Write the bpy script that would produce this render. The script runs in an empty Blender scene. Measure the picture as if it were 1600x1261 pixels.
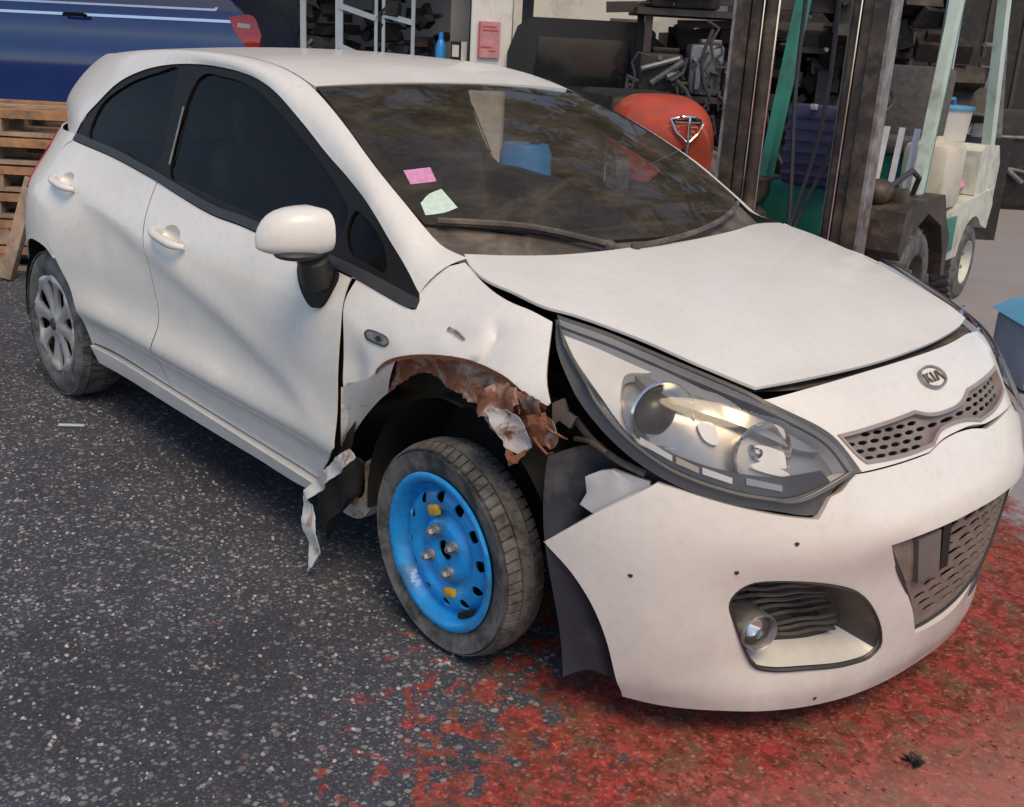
import bpy, bmesh, math, random
import numpy as np
from math import radians, sin, cos, pi
from mathutils import Vector, Matrix
from mathutils.geometry import delaunay_2d_cdt
random.seed(7); RNG = np.random.default_rng(7)
scene = bpy.context.scene
COL = scene.collection

# ------------------------------------------------------------------ camera, light, exposure
cam_d = bpy.data.cameras.new('camera'); cam = bpy.data.objects.new('camera', cam_d); COL.objects.link(cam)
YAW, PIT, ROLL = 2.390, -.326, .055
fw = Vector((cos(PIT)*cos(YAW), cos(PIT)*sin(YAW), sin(PIT)))
r0 = fw.cross(Vector((0, 0, 1))).normalized(); u0 = r0.cross(fw)
rr = r0*cos(ROLL)+u0*sin(ROLL); uu = u0*cos(ROLL)-r0*sin(ROLL)
cam.matrix_world = Matrix(((rr.x, uu.x, -fw.x, 1.933), (rr.y, uu.y, -fw.y, -2.430), (rr.z, uu.z, -fw.z, 1.544), (0, 0, 0, 1)))
cam_d.sensor_width = 36; cam_d.lens = 36*1702.7/1600; cam_d.clip_start = .05; cam_d.clip_end = 2000
scene.camera = cam
SUN = Vector((.50, -.24, .83)).normalized()
elev = math.asin(SUN.z); azim = math.atan2(SUN.x, SUN.y)
world = bpy.data.worlds.new('World'); scene.world = world; world.use_nodes = True
wn = world.node_tree.nodes; wl = world.node_tree.links
sky = wn.new('ShaderNodeTexSky'); sky.sky_type = 'NISHITA'; sky.sun_disc = False
sky.sun_elevation = elev; sky.sun_rotation = azim; sky.air_density = 1.0; sky.dust_density = .8
wl.new(sky.outputs[0], wn['Background'].inputs[0]); wn['Background'].inputs[1].default_value = .10
sun_d = bpy.data.lights.new('sun', 'SUN'); sun_d.energy = 1.5; sun_d.angle = radians(30); sun_d.color = (1, .75, .43)
sun = bpy.data.objects.new('sun', sun_d); COL.objects.link(sun)
sun.rotation_euler = SUN.to_track_quat('Z', 'Y').to_euler()
scene.view_settings.view_transform = 'Standard'; scene.view_settings.look = 'None'
scene.view_settings.gamma = 1; scene.view_settings.exposure = .70
scene.view_settings.use_curve_mapping = False

# ------------------------------------------------------------------ materials
class NT:
    def __init__(s, m): s.t = m.node_tree; s.n = s.t.nodes; s.l = s.t.links; s.b = s.n['Principled BSDF']; s._c = None
    def coord(s):
        if s._c is None: s._c = s.n.new('ShaderNodeNewGeometry').outputs['Position']
        return s._c
    def noise(s, scale, detail=4, rough=.6, vec=None, dist=0):
        x = s.n.new('ShaderNodeTexNoise'); x.inputs['Scale'].default_value = scale; x.inputs['Detail'].default_value = detail
        x.inputs['Roughness'].default_value = rough; x.inputs['Distortion'].default_value = dist
        s.l.new(vec or s.coord(), x.inputs['Vector']); return x.outputs['Fac']
    def ramp(s, fac, stops):
        r = s.n.new('ShaderNodeValToRGB'); e = r.color_ramp.elements
        while len(e) < len(stops): e.new(.5)
        for q, (p, c) in zip(e, stops):
            q.position = p; q.color = (c, c, c, 1) if not hasattr(c, '__len__') else (*c, 1)
        s.l.new(fac, r.inputs[0]); return r.outputs[0]
    def mix(s, fac, a, b):
        m = s.n.new('ShaderNodeMix'); m.data_type = 'RGBA'
        for i, v in ((0, fac), (6, a), (7, b)):
            if hasattr(v, 'is_linked'): s.l.new(v, m.inputs[i])
            elif i == 0: m.inputs[0].default_value = v
            else: m.inputs[i].default_value = (*v, 1)
        return m.outputs[2]
    def math(s, op, a, b=0., clamp=False):
        m = s.n.new('ShaderNodeMath'); m.operation = op; m.use_clamp = clamp
        for i, v in enumerate((a, b)):
            if hasattr(v, 'is_linked'): s.l.new(v, m.inputs[i])
            else: m.inputs[i].default_value = v
        return m.outputs[0]
    def bump(s, h, strength=.3, dist=.01):
        b = s.n.new('ShaderNodeBump'); b.inputs['Strength'].default_value = strength; b.inputs['Distance'].default_value = dist
        s.l.new(h, b.inputs['Height']); s.l.new(b.outputs[0], s.b.inputs['Normal'])
    def set(s, k, v):
        if hasattr(v, 'is_linked'): s.l.new(v, s.b.inputs[k])
        else: s.b.inputs[k].default_value = v
def mat(name, base=(.5, .5, .5), rough=.5, metal=0., coat=0., spec=.5, vary=.12, scale=6., bump=0., dirt=None, dirt_amt=.0):
    m = bpy.data.materials.new(name); m.use_nodes = True; t = NT(m)
    a = tuple(max(0, c*(1-vary)) for c in base); b = tuple(min(1, c*(1+vary)) for c in base)
    n = t.noise(scale, 6, .65)
    c = t.mix(t.ramp(n, [(.3, 0.), (.7, 1.)]), a, b)
    if dirt:
        n2 = t.noise(scale*.6+1.3, 8, .7, dist=.4)
        c = t.mix(t.ramp(n2, [(.62-dirt_amt*.5, 0.), (.80-dirt_amt*.4, 1.)]), c, dirt)
    t.set('Base Color', c); t.set('Metallic', metal); t.set('Coat Weight', coat); t.set('Coat Roughness', .12); t.set('Specular IOR Level', spec)
    t.set('Roughness', t.ramp(n, [(.2, max(.02, rough-.08)), (.8, min(1, rough+.08))]))
    if bump: t.bump(t.noise(scale*12, 5), bump, .004)
    return m
def paint_mat():
    m = bpy.data.materials.new('dusty_white_paint'); m.use_nodes = True; t = NT(m)
    n = t.noise(2.2, 7, .65); g = t.noise(38., 5, .7); sp = t.noise(160., 3, .6)
    c = t.mix(t.ramp(n, [(.35, 0.), (.75, 1.)]), (.79, .765, .715), (.70, .675, .63))
    c = t.mix(t.math('MULTIPLY', t.ramp(g, [(.5, 0.), (.8, 1.)]), .35), c, (.5, .47, .43))
    c = t.mix(t.ramp(sp, [(.73, 0.), (.78, .6)]), c, (.22, .2, .18))
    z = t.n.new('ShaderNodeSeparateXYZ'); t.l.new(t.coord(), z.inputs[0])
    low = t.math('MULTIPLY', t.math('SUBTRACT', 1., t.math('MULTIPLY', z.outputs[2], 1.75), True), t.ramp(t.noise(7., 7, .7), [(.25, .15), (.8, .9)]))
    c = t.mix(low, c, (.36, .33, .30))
    t.set('Base Color', c); t.set('Roughness', t.ramp(g, [(.3, .34), (.7, .5)])); t.set('Coat Weight', .5); t.set('Coat Roughness', .09); t.set('Specular IOR Level', .45)
    return m
def rust_mat(name, amount, base=(.62, .6, .58)):
    m = bpy.data.materials.new(name); m.use_nodes = True; t = NT(m)
    n = t.noise(14., 9, .72, dist=.6); n2 = t.noise(60., 6, .7)
    r = t.mix(n2, (.10, .035, .018), (.34, .13, .06))
    c = t.mix(t.ramp(n, [(.62-amount*.4, 0.), (.72-amount*.3, 1.)]), base, r)
    t.set('Base Color', c); t.set('Roughness', .62); t.set('Metallic', .25); t.bump(n2, .5, .004)
    return m
def glass_mat(name, tint, dust, film, gl=1.0):
    """car glass: tinted see-through sheet with a glossy face and a film of brown grime"""
    m = bpy.data.materials.new(name); m.use_nodes = True; t = NT(m); n, l = t.n, t.l
    tr = n.new('ShaderNodeBsdfTransparent'); tr.inputs[0].default_value = (*tint, 1)
    gs = n.new('ShaderNodeBsdfGlossy'); gs.inputs['Roughness'].default_value = .03; gs.inputs[0].default_value = (gl, gl, gl, 1)
    fr = n.new('ShaderNodeFresnel'); fr.inputs[0].default_value = 1.5
    mx = n.new('ShaderNodeMixShader'); l.new(fr.outputs[0], mx.inputs[0]); l.new(tr.outputs[0], mx.inputs[1]); l.new(gs.outputs[0], mx.inputs[2])
    df = n.new('ShaderNodeBsdfDiffuse')
    v = n.new('ShaderNodeMapping'); v.inputs['Scale'].default_value = (1, .55, 1.6); v.inputs['Rotation'].default_value = (.2, .3, .7); l.new(t.coord(), v.inputs[0])
    a = t.noise(8., 10, .75, v.outputs[0], .35); b = t.noise(26., 7, .7, v.outputs[0], .3)
    f = t.math('MULTIPLY', t.ramp(a, [(.34, .22), (.50, .50), (.66, 1.)]), t.ramp(b, [(.2, .5), (.75, 1.)]))
    l.new(t.mix(b, dust, tuple(c*.55 for c in dust)), df.inputs[0])
    m2 = n.new('ShaderNodeMixShader'); l.new(t.math('MULTIPLY', f, film), m2.inputs[0]); l.new(mx.outputs[0], m2.inputs[1]); l.new(df.outputs[0], m2.inputs[2])
    l.new(m2.outputs[0], n['Material Output'].inputs[0])
    return m
M = {}
M['paint'] = paint_mat()
M['black_gloss'] = mat('gloss_black_trim', (.013, .012, .011), .5, spec=.15)
M['plastic'] = mat('dark_grey_plastic', (.035, .034, .034), .55, vary=.25, scale=12, bump=.1)
M['plastic_dust'] = mat('dusty_dark_plastic', (.075, .062, .052), .6, vary=.35, scale=9, dirt=(.2, .16, .12), dirt_amt=.3, bump=.1)
M['liner'] = mat('wheel_arch_liner_plastic', (.018, .022, .034), .5, vary=.3, scale=7, dirt=(.07, .07, .075), dirt_amt=.25)
M['black'] = mat('matt_black', (.010, .009, .008), .8, vary=.3)
M['rubber'] = mat('tyre_rubber', (.036, .035, .034), .85, vary=.3, scale=18, dirt=(.16, .152, .145), dirt_amt=.5, bump=.2)
M['blue_steel'] = mat('blue_painted_steel', (.008, .27, .68), .36, coat=.25, vary=.14, scale=14, dirt=(.05, .11, .18), dirt_amt=.22)
M['silver'] = mat('silver_wheel_trim', (.52, .52, .53), .34, metal=.55, vary=.15)
M['steel'] = mat('bare_steel', (.34, .33, .32), .45, metal=.7, vary=.3, scale=30)
M['chrome'] = mat('chrome', (.78, .77, .76), .10, metal=1, vary=.04)
M['reflector'] = mat('lamp_reflector', (.92, .91, .90), .13, metal=.9, vary=.05)
M['lamp_grey'] = mat('lamp_housing_silver', (.36, .35, .34), .24, metal=.65, vary=.15)
M['lamp_white'] = mat('lamp_bezel_pale', (.78, .80, .84), .3, vary=.08)
M['gasket'] = mat('lamp_surround_plastic', (.085, .08, .078), .4, vary=.25)
M['lamp_dark'] = mat('lamp_bezel_dark', (.045, .038, .034), .3, vary=.2)
M['yellow'] = mat('yellow_clip', (.55, .33, .03), .55, vary=.25, scale=40)
M['red_lens'] = mat('red_lens', (.30, .012, .014), .15, coat=.6)
M['amber'] = mat('pale_amber_lens', (.55, .42, .34), .15, coat=.5)
M['bumper_paint'] = M['paint']
M['grille'] = mat('grille_brown_grey_plastic', (.20, .165, .145), .5, vary=.25, scale=20)
M['grille_rim'] = mat('grille_satin_rim', (.34, .27, .25), .4, metal=.2, vary=.15)
M['rust'] = rust_mat('rusty_bent_steel', .64, (.42, .37, .335))
M['rust_dark'] = rust_mat('deep_rust', .9, (.3, .2, .15))
M['rust_white'] = rust_mat('scraped_white_steel', .25, (.66, .65, .63))
M['bracket'] = mat('pale_grey_plastic', (.46, .46, .48), .45, vary=.1)
M['seat'] = mat('dark_seat_cloth', (.10, .092, .085), .9, vary=.3, scale=25)
M['dash'] = mat('dusty_dashboard', (.075, .062, .050), .7, vary=.3, scale=12)
M['lining'] = mat('pale_headlining', (.30, .27, .22), .9, vary=.15)
M['pink'] = mat('pink_sticker', (.60, .26, .45), .6, vary=.25, scale=60)
M['mint'] = mat('pale_green_sticker', (.55, .68, .58), .6, vary=.15, scale=60)
M['bucket'] = mat('bright_blue_plastic', (.02, .24, .62), .4, vary=.08)
M['windscreen'] = glass_mat('grimy_windscreen_glass', (.66, .63, .56), (.19, .16, .118), .64, .5)
M['side_glass'] = glass_mat('tinted_side_glass', (.62, .64, .62), (.055, .045, .037), .22, .35)
def clear_mat():
    m = bpy.data.materials.new('clear_lamp_lens'); m.use_nodes = True; t = NT(m); n, l = t.n, t.l
    tr = n.new('ShaderNodeBsdfTransparent'); tr.inputs[0].default_value = (.93, .92, .90, 1)
    gs = n.new('ShaderNodeBsdfGlossy'); gs.inputs['Roughness'].default_value = .05
    fr = n.new('ShaderNodeFresnel'); fr.inputs[0].default_value = 1.49
    mx = n.new('ShaderNodeMixShader'); l.new(fr.outputs[0], mx.inputs[0]); l.new(tr.outputs[0], mx.inputs[1]); l.new(gs.outputs[0], mx.inputs[2])
    df = n.new('ShaderNodeBsdfDiffuse'); df.inputs[0].default_value = (.48, .44, .40, 1)
    m2 = n.new('ShaderNodeMixShader'); l.new(t.ramp(t.noise(9, 6), [(.35, .02), (.75, .10)]), m2.inputs[0]); l.new(mx.outputs[0], m2.inputs[1]); l.new(df.outputs[0], m2.inputs[2])
    l.new(m2.outputs[0], n['Material Output'].inputs[0]); return m
M['clear'] = clear_mat()

# ------------------------------------------------------------------ object helpers
def mesh_obj(name, verts, faces, m=None, parent=None, smooth=True, angle=38):
    me = bpy.data.meshes.new(name); me.from_pydata([tuple(map(float, v)) for v in verts], [], [tuple(map(int, f)) for f in faces]); me.validate()
    if m: me.materials.append(M[m] if isinstance(m, str) else m)
    if smooth:
        me.polygons.foreach_set('use_smooth', [True]*len(me.polygons)); me.set_sharp_from_angle(angle=radians(angle))
    o = bpy.data.objects.new(name, me); COL.objects.link(o)
    if parent is not None: o.parent = parent
    return o
def tag(o, label=None, cat=None, group=None, kind=None):
    for k, v in (('label', label), ('category', cat), ('group', group), ('kind', kind)):
        if v: o[k] = v
    return o
def thing(name, label, cat, loc=(0, 0, 0), rz=0, group=None):
    o = bpy.data.objects.new(name, None); COL.objects.link(o); o.location = loc; o.rotation_euler = (0, 0, rz); o.empty_display_size = .1
    return tag(o, label, cat, group)
def dup(o, parent=None):
    c = o.copy(); COL.objects.link(c)
    if parent is not None: c.parent = parent
    for ch in [q for q in bpy.data.objects if q.parent == o]: dup(ch, c)
    return c
class MB:
    """collects primitives into one mesh"""
    def __init__(s): s.v = []; s.f = []
    def add(s, v, f):
        k = len(s.v); s.v += [tuple(map(float, p)) for p in v]; s.f += [tuple(i+k for i in q) for q in f]; return s
    def box(s, c, d, R=None, bev=0.):
        hx, hy, hz = (q/2 for q in d); c = Vector(c)
        if bev <= 0 or min(d) < 2.2*bev:
            P = [Vector((x*hx, y*hy, z*hz)) for z in (-1, 1) for y in (-1, 1) for x in (-1, 1)]
            F = [(0, 2, 3, 1), (4, 5, 7, 6), (0, 1, 5, 4), (2, 6, 7, 3), (0, 4, 6, 2), (1, 3, 7, 5)]
        else:
            bm = bmesh.new(); bmesh.ops.create_cube(bm, size=1)
            for q in bm.verts: q.co = Vector((q.co.x*d[0], q.co.y*d[1], q.co.z*d[2]))
            bmesh.ops.bevel(bm, geom=list(bm.edges), offset=bev, segments=2, affect='EDGES', profile=.5)
            bm.verts.index_update(); P = [q.co.copy() for q in bm.verts]; F = [tuple(q.index for q in f.verts) for f in bm.faces]; bm.free()
        return s.add([c+(R @ p if R else p) for p in P], F)
    def bar(s, a, b, w, h=None, up=(0, 0, 1), bev=0.):
        a, b = Vector(a), Vector(b); x = (b-a); L = x.length; x.normalize(); u = Vector(up)
        if abs(x.dot(u)) > .98: u = Vector((1, 0, 0))
        y = u.cross(x).normalized(); z = x.cross(y); R = Matrix((x, y, z)).transposed()
        return s.box((a+b)/2, (L, w, h or w), R, bev)
    def tube(s, pts, r, n=8, caps=True):
        pts = [Vector(p) for p in pts]; rs = r if hasattr(r, '__len__') else [r]*len(pts); V = []; F = []; prev = None
        for i, p in enumerate(pts):
            d = (pts[min(i+1, len(pts)-1)]-pts[max(i-1, 0)]).normalized()
            u = prev if prev is not None else (Vector((0, 0, 1)) if abs(d.z) < .9 else Vector((1, 0, 0)))
            x = (u-d*u.dot(d)).normalized(); y = d.cross(x); prev = x
            V += [p+(x*cos(2*pi*k/n)+y*sin(2*pi*k/n))*rs[i] for k in range(n)]
        for i in range(len(pts)-1):
            for k in range(n): F.append((i*n+k, i*n+(k+1) % n, (i+1)*n+(k+1) % n, (i+1)*n+k))
        if caps: F += [tuple(range(n))[::-1], tuple(range((len(pts)-1)*n, len(pts)*n))]
        return s.add(V, F)
    def lathe(s, prof, n=48, axis='y', c=(0, 0, 0), closed=False):
        V = []; F = []; m = len(prof); c = Vector(c)
        for k in range(n):
            a = 2*pi*k/n
            for r, h in prof:
                V.append(c+{'y': Vector((r*cos(a), h, r*sin(a))), 'z': Vector((r*cos(a), r*sin(a), h)), 'x': Vector((h, r*cos(a), r*sin(a)))}[axis])
        for k in range(n):
            q = (k+1) % n
            for i in range(m if closed else m-1):
                j = (i+1) % m; F.append((k*m+i, k*m+j, q*m+j, q*m+i))
        return s.add(V, F)
    def ball(s, c, r, n=16, k=10, R=None):
        V = []; F = []; c = Vector(c); r = Vector(r if hasattr(r, '__len__') else (r, r, r))
        for i in range(k+1):
            t = pi*i/k
            for j in range(n):
                a = 2*pi*j/n; p = Vector((sin(t)*cos(a)*r.x, sin(t)*sin(a)*r.y, cos(t)*r.z)); V.append(c+(R @ p if R else p))
        for i in range(k):
            for j in range(n): F.append((i*n+j, (i+1)*n+j, (i+1)*n+(j+1) % n, i*n+(j+1) % n))
        return s.add(V, F)
    def prism(s, poly, a, b, axis='y'):
        """closed outline extruded from a to b along an axis"""
        n = len(poly); V = []
        for h in (a, b):
            for p, q in poly: V.append({'y': (p, h, q), 'x': (h, p, q), 'z': (p, q, h)}[axis])
        F = [(i, (i+1) % n, n+(i+1) % n, n+i) for i in range(n)]+[tuple(range(n))[::-1], tuple(range(n, 2*n))]
        return s.add(V, F)
    def build(s, name, m, parent=None, smooth=True, angle=38):
        o = mesh_obj(name, s.v, s.f, m, parent, smooth, angle)
        bm = bmesh.new(); bm.from_mesh(o.data); bmesh.ops.recalc_face_normals(bm, faces=bm.faces); bm.to_mesh(o.data); bm.free()
        if smooth: o.data.set_sharp_from_angle(angle=radians(angle))
        return o
def catmull(P, step, closed=False):
    P = np.array(P, float); n = len(P)
    if n < 3 and not closed:
        L = np.linalg.norm(P[-1]-P[0]); k = max(1, int(round(L/step))); return P[0]+(P[-1]-P[0])*np.linspace(0, 1, k+1)[:, None]
    out = []
    for i in range(n if closed else n-1):
        p1, p2 = P[i], P[(i+1) % n]
        p0 = P[i-1] if (closed or i > 0) else 2*p1-p2
        p3 = P[(i+2) % n] if (closed or i < n-2) else 2*p2-p1
        L = np.linalg.norm(p2-p1); k = max(1, int(round(L/step)))
        d1 = max(np.linalg.norm(p1-p0), 1e-6)**.5; d2 = max(L, 1e-6)**.5; d3 = max(np.linalg.norm(p3-p2), 1e-6)**.5
        m1 = (p2-p1)+(d2*((p1-p0)/d1-(p2-p0)/(d1+d2))); m2 = (p2-p1)+(d2*((p3-p2)/d3-(p3-p1)/(d2+d3)))
        t = np.arange(k)[:, None]/k
        out.append((2*t**3-3*t**2+1)*p1+(t**3-2*t**2+t)*m1+(-2*t**3+3*t**2)*p2+(t**3-t**2)*m2)
    if not closed: out.append(P[-1:])
    return np.concatenate(out)
def chain(*segs, step=.02):
    """closed outline out of segments; each smooth in itself, corners where they meet"""
    out = []
    for sg in segs:
        q = catmull(sg, step)
        if out and np.linalg.norm(out[-1][-1]-q[0]) < 1e-4: q = q[1:]
        out.append(q)
    P = np.concatenate(out)
    if np.linalg.norm(P[0]-P[-1]) < 1e-4: P = P[:-1]
    return P
def area2(P): x, y = P[:, 0], P[:, 1]; return float(np.sum(x*np.roll(y, -1)-np.roll(x, -1)*y))/2
def inset(P, d):
    P = np.array(P, float); s = 1 if area2(P) > 0 else -1
    e = np.roll(P, -1, 0)-P; e /= np.maximum(np.linalg.norm(e, axis=1), 1e-9)[:, None]
    n = np.stack([-e[:, 1], e[:, 0]], 1)*s; m = n+np.roll(n, 1, 0); m /= np.maximum((m*n).sum(1), .35)[:, None]
    return P+m*d
def inpoly(Q, P):
    x, y = Q[:, 0][:, None], Q[:, 1][:, None]; x1, y1 = P[:, 0], P[:, 1]; x2, y2 = np.roll(x1, -1), np.roll(y1, -1)
    c = ((y1 > y) != (y2 > y)) & (x < (x2-x1)*(y-y1)/np.where(y2 == y1, 1e-12, y2-y1)+x1)
    return c.sum(1) % 2 == 1
def normals(S, U, V, flip):
    h = 1e-4
    du = np.stack(S(U+h, V), -1)-np.stack(S(U-h, V), -1); dv = np.stack(S(U, V+h), -1)-np.stack(S(U, V-h), -1)
    n = np.cross(du, dv); n /= np.maximum(np.linalg.norm(n, axis=-1), 1e-12)[..., None]
    return -n if flip else n
def panel(name, S, outline, m, parent, res=.04, thick=.012, off=0., flip=False, holes=(), gap=0., disp=None, open_hole=False, smooth_angle=38, jitter=0.):
    """a trimmed sheet of the surface S(u,v): outline and holes are cut in the parameters, edges are folded in by `thick`"""
    P = np.array(outline, float)
    if gap: P = inset(P, gap)
    H = [np.array(h, float) for h in holes]
    lo, hi = P.min(0), P.max(0); gx = np.arange(lo[0]+res*.5, hi[0], res); gy = np.arange(lo[1]+res*.4, hi[1], res*.87)
    G = np.array([(x+(res/2 if j % 2 else 0), y) for j, y in enumerate(gy) for x in gx]) if len(gx) and len(gy) else np.zeros((0, 2))
    if len(G):
        k = inpoly(G, P)
        for h in H: k &= ~inpoly(G, h)
        G = G[k]
        B = np.concatenate([P]+H)
        if len(G):
            dmin = np.min(np.linalg.norm(G[:, None]-B[None], axis=2), axis=1); G = G[dmin > res*.45]
    loops = [P]+H; allp = list(map(tuple, np.concatenate(loops))); edges = []; k = 0
    for L in loops: edges += [(k+i, k+(i+1) % len(L)) for i in range(len(L))]; k += len(L)
    vs, es, fs, ov, oe, of = delaunay_2d_cdt([Vector(p) for p in allp]+[Vector(map(float, p)) for p in G], edges, [], 0, 1e-6)
    V2 = np.array([(v.x, v.y) for v in vs]); F = np.array([f for f in fs if len(f) == 3])
    c = V2[F].mean(1); keep = inpoly(c, P)
    for h in H: keep &= ~inpoly(c, h)
    F = F[keep]
    used = np.unique(F); rem = -np.ones(len(V2), int); rem[used] = np.arange(len(used)); V2 = V2[used]; F = rem[F]
    a = (V2[F[:, 1]]-V2[F[:, 0]]); b = (V2[F[:, 2]]-V2[F[:, 0]]); neg = a[:, 0]*b[:, 1]-a[:, 1]*b[:, 0] < 0
    F[neg] = F[neg][:, ::-1]
    if flip: F = F[:, ::-1]
    U, Vv = V2[:, 0], V2[:, 1]; X = np.stack(S(U, Vv), -1); N = normals(S, U, Vv, flip)
    o_ = off+(disp(U, Vv, X) if disp else 0.); X = X+N*np.reshape(o_, (-1, 1) if np.ndim(o_) else ())
    if jitter: X = X+RNG.normal(0, jitter, X.shape)
    faces = [tuple(f) for f in F]
    if thick:
        cnt = {}
        for f in F:
            for i in range(3): e = (f[i], f[(i+1) % 3]); cnt[e] = cnt.get(e, 0)+1
        be = [e for e in cnt if (e[1], e[0]) not in cnt]; ids = {}; X2 = [X]; kk = len(X)
        ext = []
        for e in be:
            for q in e:
                if q not in ids: ids[q] = kk+len(ext); ext.append(X[q]-N[q]*thick)
        for a_, b_ in be: faces.append((b_, a_, ids[a_], ids[b_]))
        X = np.concatenate([X, np.array(ext)]) if ext else X
    return mesh_obj(name, X, faces, m, parent, True, smooth_angle)
def resample(C, n):
    C = np.array(C, float); d = np.r_[0, np.cumsum(np.linalg.norm(np.diff(C, axis=0), axis=1))]; t = np.linspace(0, d[-1], n)
    return np.stack([np.interp(t, d, C[:, i]) for i in range(3)], 1)
def loft(name, A, B, m, parent, n=40, k=5, bulge=(0, 0, 0), noise=0., thick=0., angle=38, closed=False, prof=None):
    A, B = (resample(A, n), resample(B, n)) if not closed else (np.array(A, float), np.array(B, float))
    n = len(A); V = []; bu = np.array(bulge, float)
    for j in range(k+1):
        t = j/k; w = 4*t*(1-t) if prof is None else prof(t)
        L = A*(1-t)+B*t+bu*w
        if noise: L = L+RNG.normal(0, noise, L.shape)
        V.append(L)
    F = [(j*n+i, j*n+(i+1) % n, (j+1)*n+(i+1) % n, (j+1)*n+i) for j in range(k) for i in range(n if closed else n-1)]
    o = mesh_obj(name, np.concatenate(V), F, m, parent, True, angle)
    if thick:
        md = o.modifiers.new('thickness', 'SOLIDIFY'); md.thickness = thick; md.offset = 0
    return o
# ------------------------------------------------------------------ the car body as smooth surfaces (metres; x forward from the front axle, y to the left, z up)
def pch(xs,ys):
    xs=np.array(xs,float);ys=np.array(ys,float);h=np.diff(xs);d=np.diff(ys)/h
    m=np.zeros(len(xs));m[0]=d[0];m[-1]=d[-1]
    for i in range(1,len(xs)-1):
        if d[i-1]*d[i]>0:
            w1=2*h[i]+h[i-1];w2=h[i]+2*h[i-1];m[i]=(w1+w2)/(w1/d[i-1]+w2/d[i])
    def f(x):
        x=np.clip(x,xs[0],xs[-1]);i=np.clip(np.searchsorted(xs,x)-1,0,len(xs)-2);t=(x-xs[i])/h[i]
        return (2*t**3-3*t**2+1)*ys[i]+(t**3-2*t**2+t)*h[i]*m[i]+(-2*t**3+3*t**2)*ys[i+1]+(t**3-t**2)*h[i]*m[i+1]
    return f
def sst(a,b,x): t=np.clip((x-a)/(b-a),0,1);return t*t*(3-2*t)
cab=pch([.05,.15,.22,.3,.4,.5,.62,.72,.80,.86,.90,.94,1.0,1.1,1.2,1.3,1.36,1.40,1.44],
        [.79,.80,.825,.846,.856,.860,.862,.857,.846,.83,.812,.79,.76,.715,.672,.630,.598,.568,.51])
fen=pch([.05,.1,.2,.3,.4,.5,.62,.72,.80,.86,.90,.94,.98,1.02,1.06,1.3,1.44],
        [.82,.83,.845,.855,.86,.865,.865,.858,.842,.81,.78,.742,.70,.64,.56,.3,.2])
LF=pch([.05,.1,.2,.35,.53,.62,.68,.74,.79,.824,.85,.88,.92,.96,1.0,1.06],
       [.885,.90,.917,.935,.945,.925,.895,.852,.812,.779,.725,.64,.53,.42,.3,.2])
LR=pch([.2,.5,.8,1.0,1.1,1.2,1.3,1.38,1.44],[1.02,1.08,1.06,1.00,.95,.89,.84,.79,.68])
XC=-.0; XR=-2.25; MF=2.45; NF=2.5; MR=3.2; NR=2.3
def W(x,z):
    b=sst(-.5,.0,x)
    w=cab(z)*(1-b)+fen(z)*b
    w=w+.04*sst(-1.8,-2.6,x)*sst(1.15,.8,z)
    return w
def E(x,z):
    f=np.clip((x-XC)/LF(z),0,1); e=(1-f**MF)**(1/NF)
    g=np.clip((XR-x)/LR(z),0,1); e=e*(1-g**MR)**(1/NR)
    return e
def side(x,z): return W(x,z)*E(x,z)
def hoodz(x,y):
    zc=pch([-.5,-.2,0,.2,.4,.55,.64,.70,.8],[1.065,1.045,1.018,.985,.942,.900,.870,.852,.82])(x)
    kk=pch([-.5,-.2,.05,.3,.6,.72],[.030,.032,.034,.033,.022,.010])(x)
    return zc-kk*(np.abs(y)/.65)**2.4
def roofz(x,y):
    zc=pch([-3.3,-3.1,-2.9,-2.6,-2.2,-1.8,-1.5,-1.25,-1.0],[1.30,1.335,1.368,1.406,1.438,1.454,1.449,1.426,1.374])(x)
    return zc-.022*(np.abs(y)/.56)**2.2
def wsp(v,y):  # windshield: v 0 top, 1 bottom
    q=(y/.65)**2
    xt=-1.06+.0*q; xb=.06-.26*q
    zt=1.383-.02*(y/.57)**2; zb=.985+.01*q
    b=4*v*(1-v)
    return xt+(xb-xt)*v, y, zt+(zb-zt)*v+.035*b

def SR(x,z): return x, -side(x,z), z
def SL(x,z): return x, side(x,z), z
def FA(a,z):
    return LF(z)*np.maximum(np.cos(a),0)**(2/MF), fen(z)*np.sign(a)*np.abs(np.sin(a))**(2/NF), z
def HOOD(x,y): return x, y, hoodz(x,y)
def ROOF(x,y): return x, y, roofz(x,y)
def pts(S,P,off=0.,flip=False):
    P=np.array(P,float); X=np.stack(S(P[:,0],P[:,1]),-1)
    return X+normals(S,P[:,0],P[:,1],flip)*off if off else X
def mir(P): P=np.array(P,float)*[-1,1]; return P[::-1]

# ------------------------------------------------------------------ the wrecked hatchback
car = thing('hatchback', 'white five door hatchback with torn front fender and a blue steel front wheel', 'car')
DLO_UP = [(-2.512, 1.059), (-2.506, 1.133), (-2.409, 1.212), (-2.287, 1.292), (-2.127, 1.346), (-1.942, 1.377), (-1.721, 1.39), (-1.557, 1.388), (-1.427, 1.381), (-1.318, 1.369), (-1.169, 1.338), (-.968, 1.269), (-.782, 1.195), (-.632, 1.141), (-.49, 1.082), (-.385, 1.017), (-.288, .964), (-.207, .92), (-.183, .901), (-.179, .882)]
DLO_LO = [(-.179, .882), (-.209, .88), (-.435, .909), (-.62, .921), (-.798, .931), (-1.072, .947), (-1.275, .952), (-1.534, .978), (-1.82, 1.01), (-2.124, 1.038), (-2.512, 1.059)]
SEAM_B = [(-1.713, 1.0), (-1.713, .956), (-1.688, .872), (-1.658, .804), (-1.612, .703), (-1.56, .582), (-1.555, .516), (-1.585, .415), (-1.563, .365), (-1.518, .309)]
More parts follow.
